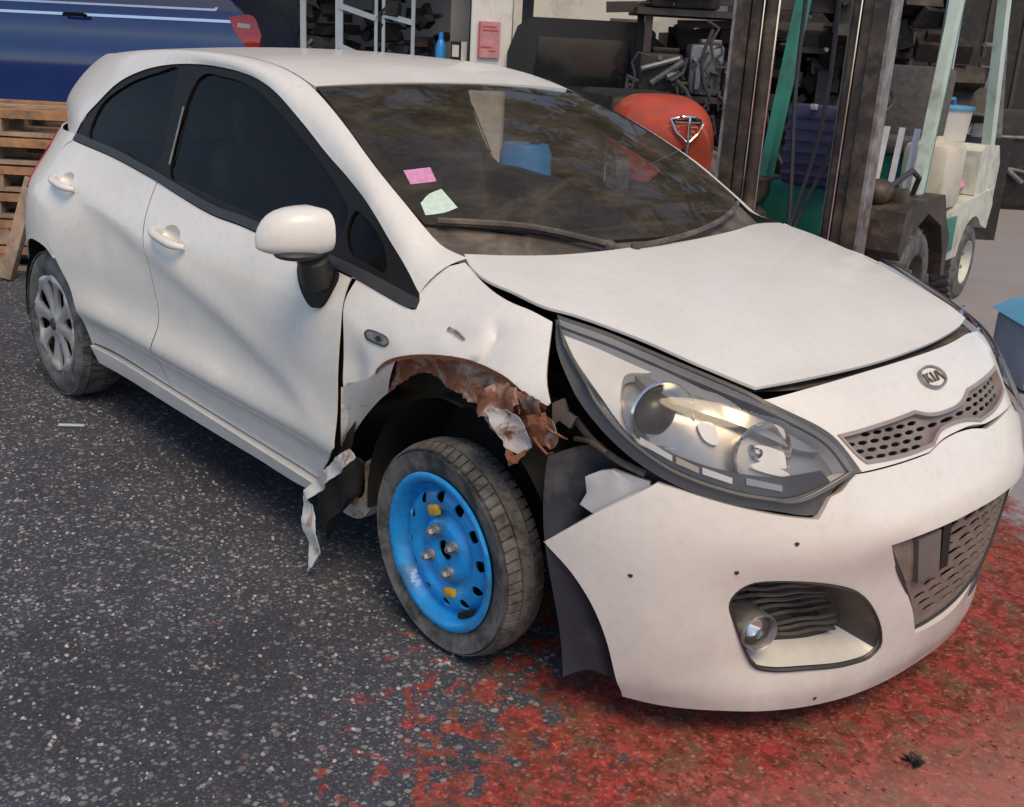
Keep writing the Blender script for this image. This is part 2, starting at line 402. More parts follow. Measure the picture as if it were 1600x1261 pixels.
DOOR_EDGE = [(-.453, .911), (-.455, .846), (-.443, .759), (-.443, .629), (-.447, .435)]
DOOR_LE = [(-.453, .911), (-.45, .846), (-.428, .759), (-.422, .629), (-.431, .435)]
GLASS_R = [(-2.401, 1.097), (-2.387, 1.194), (-2.224, 1.287), (-2.013, 1.346), (-1.867, 1.366), (-1.792, 1.192), (-1.767, 1.045), (-2.062, 1.066)]
GLASS_F = [(-1.69, 1.346), (-1.526, 1.362), (-1.285, 1.336), (-1.081, 1.274), (-.844, 1.186), (-.657, 1.103), (-.585, 1.054), (-.60, .958), (-.70, .962), (-1.019, .985), (-1.278, 1.0), (-1.502, 1.018), (-1.655, 1.034)]
GLASS_Q = [(-.56, 1.065), (-.484, 1.051), (-.431, 1.025), (-.371, .978), (-.347, .942), (-.419, .95), (-.516, .967), (-.565, 1.013)]
ARCH_R = [(-2.93, .26), (-2.925, .36), (-2.90, .46), (-2.84, .555), (-2.75, .622), (-2.66, .65), (-2.56, .657), (-2.464, .648), (-2.388, .618), (-2.319, .567), (-2.259, .517), (-2.207, .443), (-2.171, .364), (-2.158, .315)]
DOOR_R_REAR = [(-2.512, 1.059), (-2.585, 1.02), (-2.60, .93), (-2.585, .80), (-2.50, .705), (-2.40, .635)]
def crease(u, v, X):
    zc = .43+.018*np.clip((-u-.5)/1.6, 0, 1.2)
    f = sst(-.15, -.75, u)*sst(-2.5, -1.95, u)
    d = v-zc
    r = np.where(d > 0, np.exp(-(d/.075)**2), np.exp(-(d/.03)**2))*.018
    zu = .845-.10*(u+.5)*-.55
    r2 = -.010*np.exp(-((v-.585)/.085)**2)
    low = -.10*np.clip(-d, 0, .2)
    zl = np.interp(u, [-2.45, -2.27, -1.6, -1.1, -.72, -.5], [.93, .90, .765, .665, .555, .47])
    dd = np.clip(zl-v, 0, 1); shoulder = -.013*(1-np.exp(-dd/.045))*np.exp(-(dd/.22)**2)*sst(-.46, -.72, u)*sst(-2.5, -2.3, u)
    up_ = .004*np.exp(-((v-zl-.03)/.04)**2)*sst(-.46, -.72, u)*sst(-2.5, -2.3, u)
    dents = -.003*np.exp(-(((u+2.02)/.05)**2+((v-.72)/.06)**2))-.003*np.exp(-(((u+1.1)/.07)**2+((v-.50)/.04)**2))
    return (r*1.3+r2*.4+low)*f+shoulder+up_+dents
def ell(c, rx, rz, n=20, rot=0.): return [(c[0]+rx*cos(2*pi*k/n)*cos(rot)-rz*sin(2*pi*k/n)*sin(rot), c[1]+rx*cos(2*pi*k/n)*sin(rot)+rz*sin(2*pi*k/n)*cos(rot)) for k in range(n)]
CUPS = [ell((-1.475, .858), .062, .030), ell((-2.375, .922), .058, .028)]
front_door_o = chain(DLO_LO[2:8]+[(-1.713, 1.0)], SEAM_B, [(-1.518, .309), (-1.026, .295), (-.591, .282)], [(-.591, .282), (-.53, .345), (-.447, .435)], DOOR_EDGE[::-1]+[DLO_LO[2]])
rear_door_o = chain([(-1.713, 1.0)]+DLO_LO[8:], DOOR_R_REAR, [(-2.40, .635)]+ARCH_R[9:], [(-2.158, .315), (-2.13, .325), (-1.518, .309)], SEAM_B[::-1])
quarter_o = chain(DOOR_R_REAR[::-1], [DLO_UP[0], (-2.53, 1.075), (-2.75, 1.08), (-3.06, 1.09)], [(-3.06, 1.09), (-3.12, 1.05), (-3.21, .95), (-3.28, .6), (-3.24, .30), (-3.1, .22), (-2.93, .26)], ARCH_R[:9]+[(-2.40, .635)])
fender_o = chain([DLO_LO[2]]+DOOR_LE[1:4]+[(-.415, .60)], [(-.405, .63), (-.302, .675), (-.229, .739), (-.15, .774), (-.029, .804), (.077, .817), (.139, .814), (.201, .805), (.26, .784), (.32, .771)], [(.324, .779), (.27, .864), (.233, .913), (.219, .928)], [(.219, .928), (.155, .941), (.077, .95), (-.026, .969), (-.13, .999)], [(-.13, .999), (-.178, .975), (-.199, .916)], [(-.199, .916), (-.183, .901), (-.179, .882), (-.209, .88), DLO_LO[2]])
def buckle(u, v, X):
    # sharp fold rising from the arch towards the lamp, and small dents
    s = u-np.interp(v, [.80, .821, .841, .877, .92], [.050, .079, .096, .101, .073])
    fold = np.where(s > 0, -.017*np.exp(-s/.075), -.017*np.exp(s/.010))*sst(.795, .815, v)*sst(.925, .875, v)
    dent = -.006*np.exp(-(((u+.01)/.05)**2+((v-.858)/.02)**2))
    edge = -.018*np.exp(-((u+.36)/.05)**2)*sst(.80, .68, v)
    return fold+dent+edge+.002*np.sin(u*31+v*17)*sst(.86, .78, v)
for s, S, fl in ((-1, SR, False), (1, SL, True)):
    K = dict(parent=car, flip=fl)
    fd = panel('front_door', S, front_door_o, 'paint', holes=[CUPS[0]], gap=.0032, disp=crease, res=.022, thick=.004, **K)
    rd = panel('rear_door', S, rear_door_o, 'paint', holes=[CUPS[1]], gap=.0032, disp=crease, res=.022, thick=.004, **K)
    for nm_, sm_ in (('seam_shade', SEAM_B), ('seam_shade', DOOR_R_REAR)):
        q_ = catmull(sm_, .02); panel(nm_, S, np.concatenate([q_-[.0038, 0], (q_+[.0038, 0])[::-1]]), 'black', off=-.0012, thick=.01, res=.1, disp=crease if sm_ is SEAM_B else None, **K)  # black strip over the lit panel edges, painting in the gap's shade
    panel('rear_fender', S, quarter_o, 'paint', gap=.001, res=.04, thick=.006, **K)
    panel('sill', S, chain([(-2.15, .318), (-1.512, .302), (-1.026, .288), (-.595, .275)], [(-.595, .275), (-.627, .246), (-.969, .240), (-1.398, .240), (-1.757, .246), (-2.111, .256)]), 'paint', off=.004, thick=.05, **K)
    fo = fender_o if s < 0 else chain(fender_o[:0].tolist() or [DLO_LO[2]]+DOOR_LE[1:4]+[(-.43, .45), (-.44, .30)], [(-.44, .30), (-.375, .30), (-.34, .45), (-.25, .575), (-.13, .645), (0., .665), (.13, .645), (.25, .575), (.33, .47)], [(.33, .47), (.40, .60), (.324, .779), (.27, .864), (.233, .913), (.219, .928)], [(.219, .928), (.155, .941), (.077, .95), (-.026, .969), (-.13, .999)], [(-.13, .999), (-.178, .975), (-.199, .916)], [(-.199, .916), (-.183, .901), (-.179, .882), (-.209, .88), DLO_LO[2]])
    fn = panel('front_fender', S, fo, 'paint', gap=.001, res=.011 if s < 0 else .04, disp=buckle if s < 0 else None, thick=.005, **K)
    if s < 0: fn['label'] = 'buckled right front fender with rusted torn arch'
    # glasshouse
    frame_o = chain(DLO_UP, DLO_LO)
    holes = [catmull(inset(np.array(g), .0), .02, True) for g in (GLASS_R, GLASS_F, GLASS_Q)]
    panel('window_frame', S, frame_o, 'black_gloss', holes=holes, off=-.003, gap=.001, res=.05, thick=.02, **K)
    for q_, h in enumerate(holes):
        if s > 0 and q_ == 1: continue      # the far front window is wound down
        panel('side_window', S, inset(h, -.004), 'side_glass', off=-.010, thick=0, res=.08, **K)
    lo = np.array(DLO_LO); up = lo[::-1]+[0, .026]; up[-1] = (-.186, .904); up[0] = (-2.50, 1.085)
    panel('window_trim', S, chain(lo, up), 'plastic', off=.005, thick=.008, res=.06, **K)
    panel('window_runner', S, [(-1.676, 1.06), (-1.668, 1.06), (-1.707, 1.25), (-1.715, 1.25)], 'steel', off=.002, thick=.003, res=.05, **K)
    # handles
    for door, c, ln in ((fd, (-1.475, .853), .118), (rd, (-2.375, .917), .108)):
        ctr = pts(S, [c])[0]; V = []; F = []
        i_ = CUPS[0 if door is fd else 1]
        rim = pts(S, i_); bowl = [rim]
        for t in (.35, .7, .95, 1.): bowl.append(rim*(1-.62*t*t)+ctr*.62*t*t+np.array([0, -s*.028*math.sin(t*pi/2), 0]))
        n = len(rim); V = np.concatenate(bowl)
        F = [(r*n+k, r*n+(k+1) % n, (r+1)*n+(k+1) % n, (r+1)*n+k) for r in range(4) for k in range(n)]+[tuple(range(4*n, 5*n))]
        mesh_obj('handle_cup', V, F, 'paint', door)
        tl = np.linspace(-1, 1, 15); hp = []
        for t in tl:
            x = c[0]+ln*t; z = c[1]-.012*t-.006; y = float(side(np.array(x), np.array(z)))
            hp.append((x, s*(y+.006+.030*(1-t**4)), z))
        b = MB(); b.tube(hp, [.010+.006*(1-abs(t)**3) for t in tl], 10)
        b.build('door_handle', 'paint', door)
    # rail over the doors and windscreen pillar
    A = pts(S, catmull([(-2.516, 1.058)]+DLO_UP[1:18]+[(-.195, .915)], .03), .001, fl)
    B = np.array([(-3.02, .99*float(side(np.array(-3.02), np.array(1.06))), 1.06), (-2.99, .57, 1.17), (-2.93, .52, 1.28)]+[ROOF(x, y) for x, y in ((-2.80, .477), (-2.6, .50), (-2.3, .525), (-2.0, .54), (-1.75, .54), (-1.524, .535), (-1.317, .535), (-1.168, .543))])
    Bw = np.array([wsp(v, y) for v, y in ((.0, .553), (.16, .585), (.324, .617), (.593, .659), (.789, .670), (.904, .672), (.955, .668), (.985, .66))])
    B = np.concatenate([B, Bw]); B[:, 1] *= s; B[-1] = (-.145, s*.668, 1.004)
    def outw(A, B): return None
    loft('windscreen_pillar', catmull(A, .03), catmull(B, .03), 'paint', car, n=110, k=7, bulge=(0, s*.012, .014))
    g = catmull(B[3:11], .03); loft('roof_gutter', g+[0, -s*.002, -.001], g+[0, -s*.016, -.004], 'black', car, n=40, k=1)
    # inner dark body, wheel wells, tail lamp
    inner = chain([(-3.2, .3), (-2.96, .3)], [(-2.96, .3), (-2.9, .52), (-2.57, .69), (-2.25, .55), (-2.13, .3)], [(-2.13, .3), (-.60, .28), (-.42, .44), (-.42, .90), (-.5, .93), (-2.5, 1.03), (-3.05, .98), (-3.2, .3)])
    panel('door_inner', S, inner, 'black' if s < 0 else 'dash', off=-.03, thick=0, res=.08, **K)  # black sheet behind the near doors, so their gaps read dark
    panel('tail_light', S, chain([(-2.835, 1.0), (-2.86, .93), (-2.845, .84)], [(-2.845, .84), (-3.0, .80), (-3.1, .83)], [(-3.1, .83), (-3.08, 1.0), (-2.99, 1.07)], [(-2.99, 1.07), (-2.90, 1.045), (-2.835, 1.0)]), 'red_lens', off=.006, res=.03, **K)
    for xw in (0., -2.57):
        b = MB(); n = 28; R = .365 if xw else .385
        ang = np.linspace(-.15 if xw else .05, pi+.1, n); V = []
        for yy in (.835 if xw else .80, .55):
            V += [(xw+R*cos(a), s*yy, .30+R*sin(a)) for a in ang]
        b.add(V, [(i, i+1, n+i+1, n+i) for i in range(n-1)])
        V = [(xw+R*cos(a), s*.55, .30+R*sin(a)) for a in ang]+[(xw, s*.55, .28)]
        b.add(V, [(i, i+1, n) for i in range(n-1)])
        b.build('wheel_well', 'black', car)
# roof, hood, windscreen
ry = .531
roof_o = chain([(-1.047, -.545), (-1.040, -.29), (-1.035, 0), (-1.040, .29), (-1.047, .545)], [(-1.047, .545), (-1.168, .536), (-1.317, .528), (-1.524, .528), (-1.75, .533), (-2.0, .533), (-2.3, .518), (-2.6, .493), (-2.85, .463)], [(-2.85, .463), (-2.99, .25), (-3.03, 0), (-2.99, -.25), (-2.85, -.463)], [(-2.85, -.463), (-2.6, -.493), (-2.3, -.518), (-2.0, -.533), (-1.75, -.533), (-1.524, -.528), (-1.317, -.528), (-1.168, -.536), (-1.047, -.545)])
panel('roof', ROOF, roof_o, 'paint', car, res=.06, thick=.015)
mesh_obj('tailgate', [(-2.86, y*.42, 1.32) for y in (-1, 1)]+[(-3.02, y*.28, 1.32) for y in (-1, 1)]+[(-3.2, y*.45, .95) for y in (-1, 1)]+[(-3.28, y*.45, .6) for y in (-1, 1)]+[(-3.24, y*.45, .28) for y in (-1, 1)]+[(-3.05, y*.46, 1.12) for y in (-1, 1)], [(0, 1, 3, 2), (2, 3, 5, 4), (4, 5, 7, 6), (6, 7, 9, 8), (0, 2, 4, 10), (1, 11, 5, 3)], 'paint', car)
near = [(-.172, -.658), (-.105, -.693), (-.019, -.713), (.066, -.705), (.168, -.696), (.232, -.667), (.379, -.618), (.534, -.575), (.624, -.536), (.655, -.523)]
frontE = [(.655, -.523), (.677, -.368), (.693, -.123), (.690, .062), (.676, .241), (.645, .415), (.618, .500)]
far = [(.618, .500), (.56, .528), (.431, .565), (.274, .61), (.092, .66), (-.02, .68), (-.125, .655)]
rearE = [(-.125, .655), (-.10, .50), (-.031, .259), (.004, 0), (.001, -.075), (-.014, -.317), (-.048, -.46), (-.107, -.574), (-.172, -.658)]
panel('hood', HOOD, chain(near, frontE, far, rearE), 'paint', car, res=.04, thick=.007)
WS_N = [(.012, -.540), (.324, -.612), (.593, -.655), (.789, -.667), (.862, -.664)]
WS_B = [(.862, -.664), (.868, -.60), (.884, -.477), (.915, -.302), (.918, -.128), (.915, .1), (.897, .278), (.88, .50), (.87, .69)]
WS_F = [(.87, .69), (.681, .672), (.552, .634), (.386, .600), (.214, .573), (.06, .545)]
WS_T = [(.06, .545), (.034, .359), (.023, .154), (.013, -.072), (.010, -.283), (.012, -.540)]
ws_o = chain(WS_N, WS_B, WS_F, WS_T, step=.03)
ws = panel('windscreen', wsp, ws_o, 'windscreen', car, res=.06, thick=0)
fr_in = chain([(.05, -.51), (.324, -.575), (.593, -.61), (.789, -.622), (.83, -.60)], [(.83, -.60), (.85, -.45), (.875, -.302), (.88, -.128), (.878, .1), (.865, .278), (.845, .50), (.83, .60)], [(.83, .60), (.681, .635), (.552, .60), (.386, .565), (.214, .54), (.10, .50)], [(.10, .50), (.065, .359), (.055, .154), (.045, -.072), (.042, -.283), (.05, -.51)], step=.04)
panel('windscreen_border', wsp, ws_o, 'black', ws, holes=[fr_in], off=-.004, thick=0, res=.05)
panel('parking_sticker', wsp, [(.602, -.597), (.585, -.517), (.658, -.54), (.675, -.614)], 'pink', ws, off=.0015, thick=0, res=.05)
panel('inspection_sticker', wsp, chain([(.767, -.633), (.72, -.59), (.696, -.548)], [(.696, -.548), (.784, -.554)], [(.784, -.554), (.81, -.60), (.824, -.647)], [(.824, -.647), (.767, -.633)], step=.02), 'mint', ws, off=.0015, thick=0, res=.05)
cow_o = chain([(.855, -.672), (.862, -.60), (.878, -.477), (.91, -.302), (.913, -.128), (.91, .1), (.89, .278), (.875, .50), (.865, .72)], [(.865, .72), (1.06, .70)], [(1.06, .70), (1.12, .4), (1.10, 0), (1.10, -.3), (1.08, -.56), (1.0, -.668)], [(1.0, -.668), (.93, -.673), (.855, -.672)], step=.03)
cowl = panel('cowl', wsp, cow_o, 'plastic_dust', car, off=-.012, res=.05, thick=.01)
for pz, nm in (([(.868, -.640), (.872, -.53), (.885, -.43), (.955, -.27)], 'wiper'), ([(.965, -.20), (.93, .09), (.905, .32), (.885, .52)], 'wiper')):
    b = MB(); b.tube(pts(wsp, catmull(pz, .05), .018), .0085, 6); b.tube(pts(wsp, catmull(pz, .05), .007), .005, 4)
    b.tube([pts(wsp, [pz[-1 if nm and pz[0][1] < -.5 else 0]], .0)[0], pts(wsp, [pz[-1 if pz[0][1] < -.5 else 0]], .024)[0]], .014, 8)
    b.build('wiper', 'plastic_dust', car)
# front bumper, nose panel, grilles
half_pt = [(-.576, .829), (-.409, .841), (-.2, .850), (0, .853)]
seam_l = [(-.351, .686), (-.105, .694)]; seam_m = [(-.105, .694), (-.045, .708), (0, .712)]
gr_top = [(-.384, .758), (-.25, .766), (-.097, .774)]; gr_mid = [(-.097, .774), (-.05, .761), (0, .757), (.05, .762), (.10, .779)]; gr_tr = [(.10, .779), (.25, .783), (.384, .783)]
gr_br = [(.345, .735), (.30, .728), (.184, .716), (.09, .712)]; gr_bm = [(.09, .712), (.045, .722), (0, .727), (-.045, .722), (-.082, .704)]; gr_bl = [(-.082, .704), (-.184, .700), (-.327, .701)]
gr_o = chain(gr_top, gr_mid, gr_tr, [gr_tr[-1], gr_br[0]], gr_br, gr_bm, gr_bl, [gr_bl[-1], (-.346, .714), gr_top[0]], step=.012)
np_o = chain(half_pt+[(.2, .853), (.409, .850), (.576, .838)], [(.576, .838), (.425, .783), (.389, .757), (.353, .700)], [(.353, .700), (.105, .703)], [(.105, .703), (.045, .712), (0, .712)]+[(-.045, .708), (-.105, .694)], seam_l[::-1], [(-.351, .686), (-.389, .747), (-.425, .773), (-.576, .829)], step=.015)
nose = panel('nose_panel', FA, np_o, 'paint', car, holes=[gr_o], res=.03, thick=.02, gap=.001)
# slotted upper grille
slots = []
for zi, row in enumerate((.769, .7545, .740, .7255, .711)):
    for k in range(-9, 10):
        a = k*.043+(.0215 if zi % 2 else 0); z = row+.015*max(0, a)/.38
        q = ell((a, z), .0175, .0042, 8)
        if np.all(inpoly(np.array(q), inset(gr_o, .0045))): slots.append(q)
gpan = panel('upper_grille', FA, gr_o, 'grille', car, holes=slots, off=-.010, thick=.005, res=.02)
panel('grille_rim', FA, inset(gr_o, -.001), 'grille_rim', gpan, holes=[inset(gr_o, .006)], off=.004, thick=.016, res=.02)
bf = np.array(pts(FA, [(0.004, .82)])[0])
def badge_frame(u, v):   # plane of the emblem, leaning with the nose
    n = normals(FA, np.array([.004]), np.array([.82]), False)[0]; up = np.array([0, 0, 1.])-n*n[2]; up /= np.linalg.norm(up); rt = np.cross(up, n)
    return bf+rt*u+up*v+n*.006
def flat(poly, thick, name, m, parent, lift=0., holes=()):
    n = normals(FA, np.array([.004]), np.array([.82]), False)[0]
    def Sb(u, v):
        u = np.asarray(u, float); v = np.asarray(v, float); up = np.array([0, 0, 1.])-n*n[2]; up /= np.linalg.norm(up); rt = np.array([0, 1., 0]); q = bf+u[..., None]*rt+v[..., None]*up+n*(.004+lift); return q[..., 0], q[..., 1], q[..., 2]
    return panel(name, Sb, poly, m, parent, holes=holes, thick=thick, res=.02)
em = flat(ell((0, 0), .054, .031, 36), .012, 'emblem', 'steel', nose, .004, [ell((0, 0), .0485, .0265, 36)])
flat(ell((0, 0), .047, .0255, 36), .004, 'emblem_plate', 'paint', em, -.001)
lb = [[(-.037, -.013), (-.032, -.013), (-.032, .013), (-.037, .013)], [(-.031, .001), (-.020, .013), (-.014, .013), (-.027, -.001)], [(-.029, .002), (-.018, -.013), (-.012, -.013), (-.025, .004)], [(-.004, -.013), (.001, -.013), (.001, .013), (-.004, .013)], [(.009, -.013), (.0145, -.013), (.0245, .013), (.019, .013)], [(.036, -.013), (.0415, -.013), (.027, .013), (.0225, .013)]]
for q in lb: flat(q, .006, 'emblem_letter', 'plastic_dust', em, .004)
BUMP_L = [(-1.266, .458), (-1.184, .404), (-1.117, .335), (-1.07, .257), (-1.035, .162), (-1.011, .094)]
BUMP_B = [(-1.011, .094), (-.895, .091), (-.71, .094), (-.566, .092), (-.412, .091), (-.244, .090), (0, .090)]
BUMP_T = [[(-1.266, .458), (-1.126, .564), (-.953, .658)], [(-.953, .658), (-.902, .652), (-.817, .638), (-.731, .625), (-.613, .610), (-.514, .601)], [(-.514, .601), (-.490, .625), (-.467, .646), (-.43, .655), (-.40, .672), (-.374, .684)], [(-.374, .684), (-.351, .684), (-.105, .692)], [(-.105, .692), (-.045, .706), (0, .710)]]
left = chain(BUMP_L, BUMP_B, step=.02)
topc = [catmull(t, .02) for t in BUMP_T]; top = np.concatenate(topc)
half = np.concatenate([top[::-1], left]); half = half[np.r_[True, np.linalg.norm(np.diff(half, axis=0), axis=1) > 1e-4]]
other = mir(half); other = other+np.c_[np.zeros(len(other)), .012*sst(.05, .3, other[:, 0])*(other[:, 1] > .6)]
bump_o = np.concatenate([half, other[1:-1]])
FOG = [(-.737, .405), (-.715, .43), (-.677, .447), (-.564, .45), (-.421, .428), (-.319, .39), (-.24, .318), (-.192, .245), (-.187, .215), (-.21, .192), (-.289, .188), (-.451, .200), (-.568, .205), (-.627, .218), (-.662, .255), (-.715, .336), (-.74, .381)]
fog_o = catmull(FOG, .015, True)
LG = [[(-.287, .525), (-.181, .534), (0, .540)], [(0, .540), (.181, .542), (.33, .535)], [(.33, .535), (.325, .46), (.295, .39), (.245, .305)], [(.245, .305), (.10, .245), (0, .226), (-.075, .228)], [(-.075, .228), (-.13, .33), (-.222, .445), (-.287, .525)]]
lg_o = chain(*LG, step=.02)
def bump_disp(u, v, X):
    a = np.abs(u)
    d = -.030*np.exp(-(((a-.46)/.33)**4+((v-.315)/.165)**4))
    brow = .012*np.exp(-((v-.565)/.05)**2)*sst(.42, .30, a)
    lip = -.012*sst(.15, .10, v)
    return d+brow+lip
bump = panel('front_bumper', FA, bump_o, 'bumper_paint', car, holes=[fog_o, mir(fog_o), lg_o], res=.03, thick=.03, disp=bump_disp)
bump['label'] = 'loose sagging white front bumper'
for q in ((-1.02, .435), (-.735, .475), (-.58, .55), (-.40, .115)):
    panel('paint_chip', FA, [(q[0]+.007*cos(t)*(1+.4*sin(3*t)), q[1]+.005*sin(t)) for t in np.linspace(0, 2*pi, 9)[:-1]], 'plastic', bump, off=float(bump_disp(np.array([q[0]]), np.array([q[1]]), 0)[0])+.0015, thick=0, res=.05)
for sg, fo in ((-1, fog_o), (1, mir(fog_o))):
    rim = pts(FA, fo, -.03); X0 = rim.mean(0); dirv = np.array([-.085, 0, 0])
    back = (rim-X0)*.88+X0+dirv+np.array([0, 0, .012])
    pk = loft('fog_recess', rim, back, 'plastic_dust', bump, k=3, closed=True, bulge=(0, 0, 0))
    outer = pts(FA, fo, -.019); inr = pts(FA, inset(fo, .008), -.024)
    loft('fog_recess_rim', outer, inr, 'plastic', pk, k=2, closed=True, bulge=(.004, 0, 0))
    lowi = [k for k in range(len(rim)) if rim[k, 2] < rim[:, 2].min()+.026]; lowi.sort(key=lambda k: rim[k, 1])
    loft('recess_shelf', rim[lowi]+[0, 0, .006], back[lowi]+[0, 0, .006], 'paint', pk, n=24, k=3)
    n = len(back); mesh_obj('fog_recess_back', np.concatenate([back, [back.mean(0)-[.01, 0, 0]]]), [(i, (i+1) % n, n) for i in range(n)], 'plastic', pk)
    zs = np.linspace(back[:, 2].min()+.03, back[:, 2].max()-.03, 10)
    for z in zs:
        row = back[np.argsort(np.abs(back[:, 2]-z))[:6]]; y0, y1 = row[:, 1].min()+.014, row[:, 1].max()-.034
        x0 = np.interp(y0, *zip(*sorted([(p[1], p[0]) for p in back]))); x1 = np.interp(y1, *zip(*sorted([(p[1], p[0]) for p in back])))
        tt = np.linspace(0, 1, 12); b = MB(); b.tube([(x0+(x1-x0)*t+.008, y0+(y1-y0)*t, z+.0025*sin(t*15+z*60)) for t in tt], .0045, 5); b.build('recess_rib', 'plastic_dust', pk)
    fp = pts(FA, [(sg*.638, .306)], -.055)[0]; dv = Vector((.93, sg*.37, 0)).normalized(); R = dv.to_track_quat('X', 'Z').to_matrix()
    b = MB(); b.lathe([(.0, -.06), (.040, -.06), (.044, .0), (.046, .026), (.043, .031), (.040, .027), (.038, .012)], 28, 'x'); b.v = [tuple(R @ Vector(v)+Vector(fp)) for v in b.v]
    fl = b.build('fog_lamp', 'steel', bump)
    b = MB(); b.lathe([(.0, .026), (.025, .023), (.040, .014)], 28, 'x'); b.v = [tuple(R @ Vector(v)+Vector(fp)) for v in b.v]; b.build('lens', 'clear', fl)
    b = MB(); b.lathe([(.0, -.02), (.022, -.012), (.040, .010)], 28, 'x'); b.v = [tuple(R @ Vector(v)+Vector(fp)) for v in b.v]; b.build('reflector', 'reflector', fl)
M['plate_grey'] = mat('plate_bracket_grey', (.15, .135, .125), .5, vary=.2)
# lower grille with hexagonal slots, plate holder
slots = []; inn = inset(lg_o, .018)
for j, z in enumerate(np.arange(.245, .53, .0285)):
    for k in range(-8, 9):
        a = (k+(.5 if j % 2 else 0))*.056; q = ell((a, z), .0235, .0092, 8)
        if np.all(inpoly(np.array(q), inn)) and not (-.205 < a < -.03 and z > .385): slots.append(q)
lgp = panel('lower_grille', FA, inset(lg_o, -.004), 'grille', car, holes=slots, off=-.020, thick=.006, res=.03)
panel('grille_rim', FA, inset(lg_o, -.002), 'plastic', lgp, holes=[inset(lg_o, .006)], off=-.014, thick=.01, res=.03)
panel('blank_panel', FA, [(-.262, .512), (-.05, .530), (-.028, .40), (-.165, .392)], 'grille', lgp, off=-.016, thick=.01, res=.05)
panel('plate_bracket', FA, [(-.178, .512), (-.095, .520), (-.060, .396), (-.138, .390)], 'plate_grey', lgp, off=-.002, thick=.014, res=.05)
panel('grille_post', FA, [(-.085, .528), (-.055, .53), (-.028, .40), (-.055, .40)], 'black', lgp, off=-.004, thick=.02, res=.05)
# structure behind the gaps
panel('nose_inner', FA, chain([(-1.0, .60), (-.4, .60), (0, .60), (.4, .6), (1.25, .60)], [(1.25, .60), (1.25, .87), (.6, .875), (0, .885), (-.6, .875), (-1.05, .88)], [(-1.05, .88), (-1.0, .60)]), 'plastic', car, off=-.085, thick=0, res=.06)
panel('bumper_inner', FA, [(-1.0, .14), (1.2, .14), (1.2, .62), (-.95, .60)], 'black', car, off=-.13, thick=0, res=.06)
panel('engine_bay', HOOD, chain([(-.3, -.60), (.2, -.62), (.55, -.45), (.62, -.3), (.64, 0), (.62, .3), (.55, .45), (.2, .62), (-.3, .60)], [(-.3, .60), (-.3, -.60)]), 'plastic', car, off=-.055, thick=0, res=.07)
slam = loft('slam_panel', pts(FA, [(a, .845) for a in np.linspace(-.62, .62, 40)], -.012), pts(HOOD, [(.625-.35*abs(t)**2.2*.3, t*.5) for t in np.linspace(-1, 1, 40)], -.03), 'plastic_dust', car, n=40, k=3, bulge=(0, 0, -.012))
b = MB(); b.box((-1.5, 0, .22), (3.0, 1.15, .08)); b.box((.25, 0, .30), (.9, 1.0, .22), bev=.02); b.box((-.2, 0, .55), (.05, 1.05, .6)); b.box((.2, 0, .62), (.6, 1.0, .2)); b.box((-1.3, 0, .24), (1.5, 1.56, .06)); b.box((.52, 0, .20), (.40, .85, .05)); b.box((.42, 0, .24), (.5, 1.1, .05)); b.build('underbody', 'black', car)  # front trays added to block skylight and darken the ground below
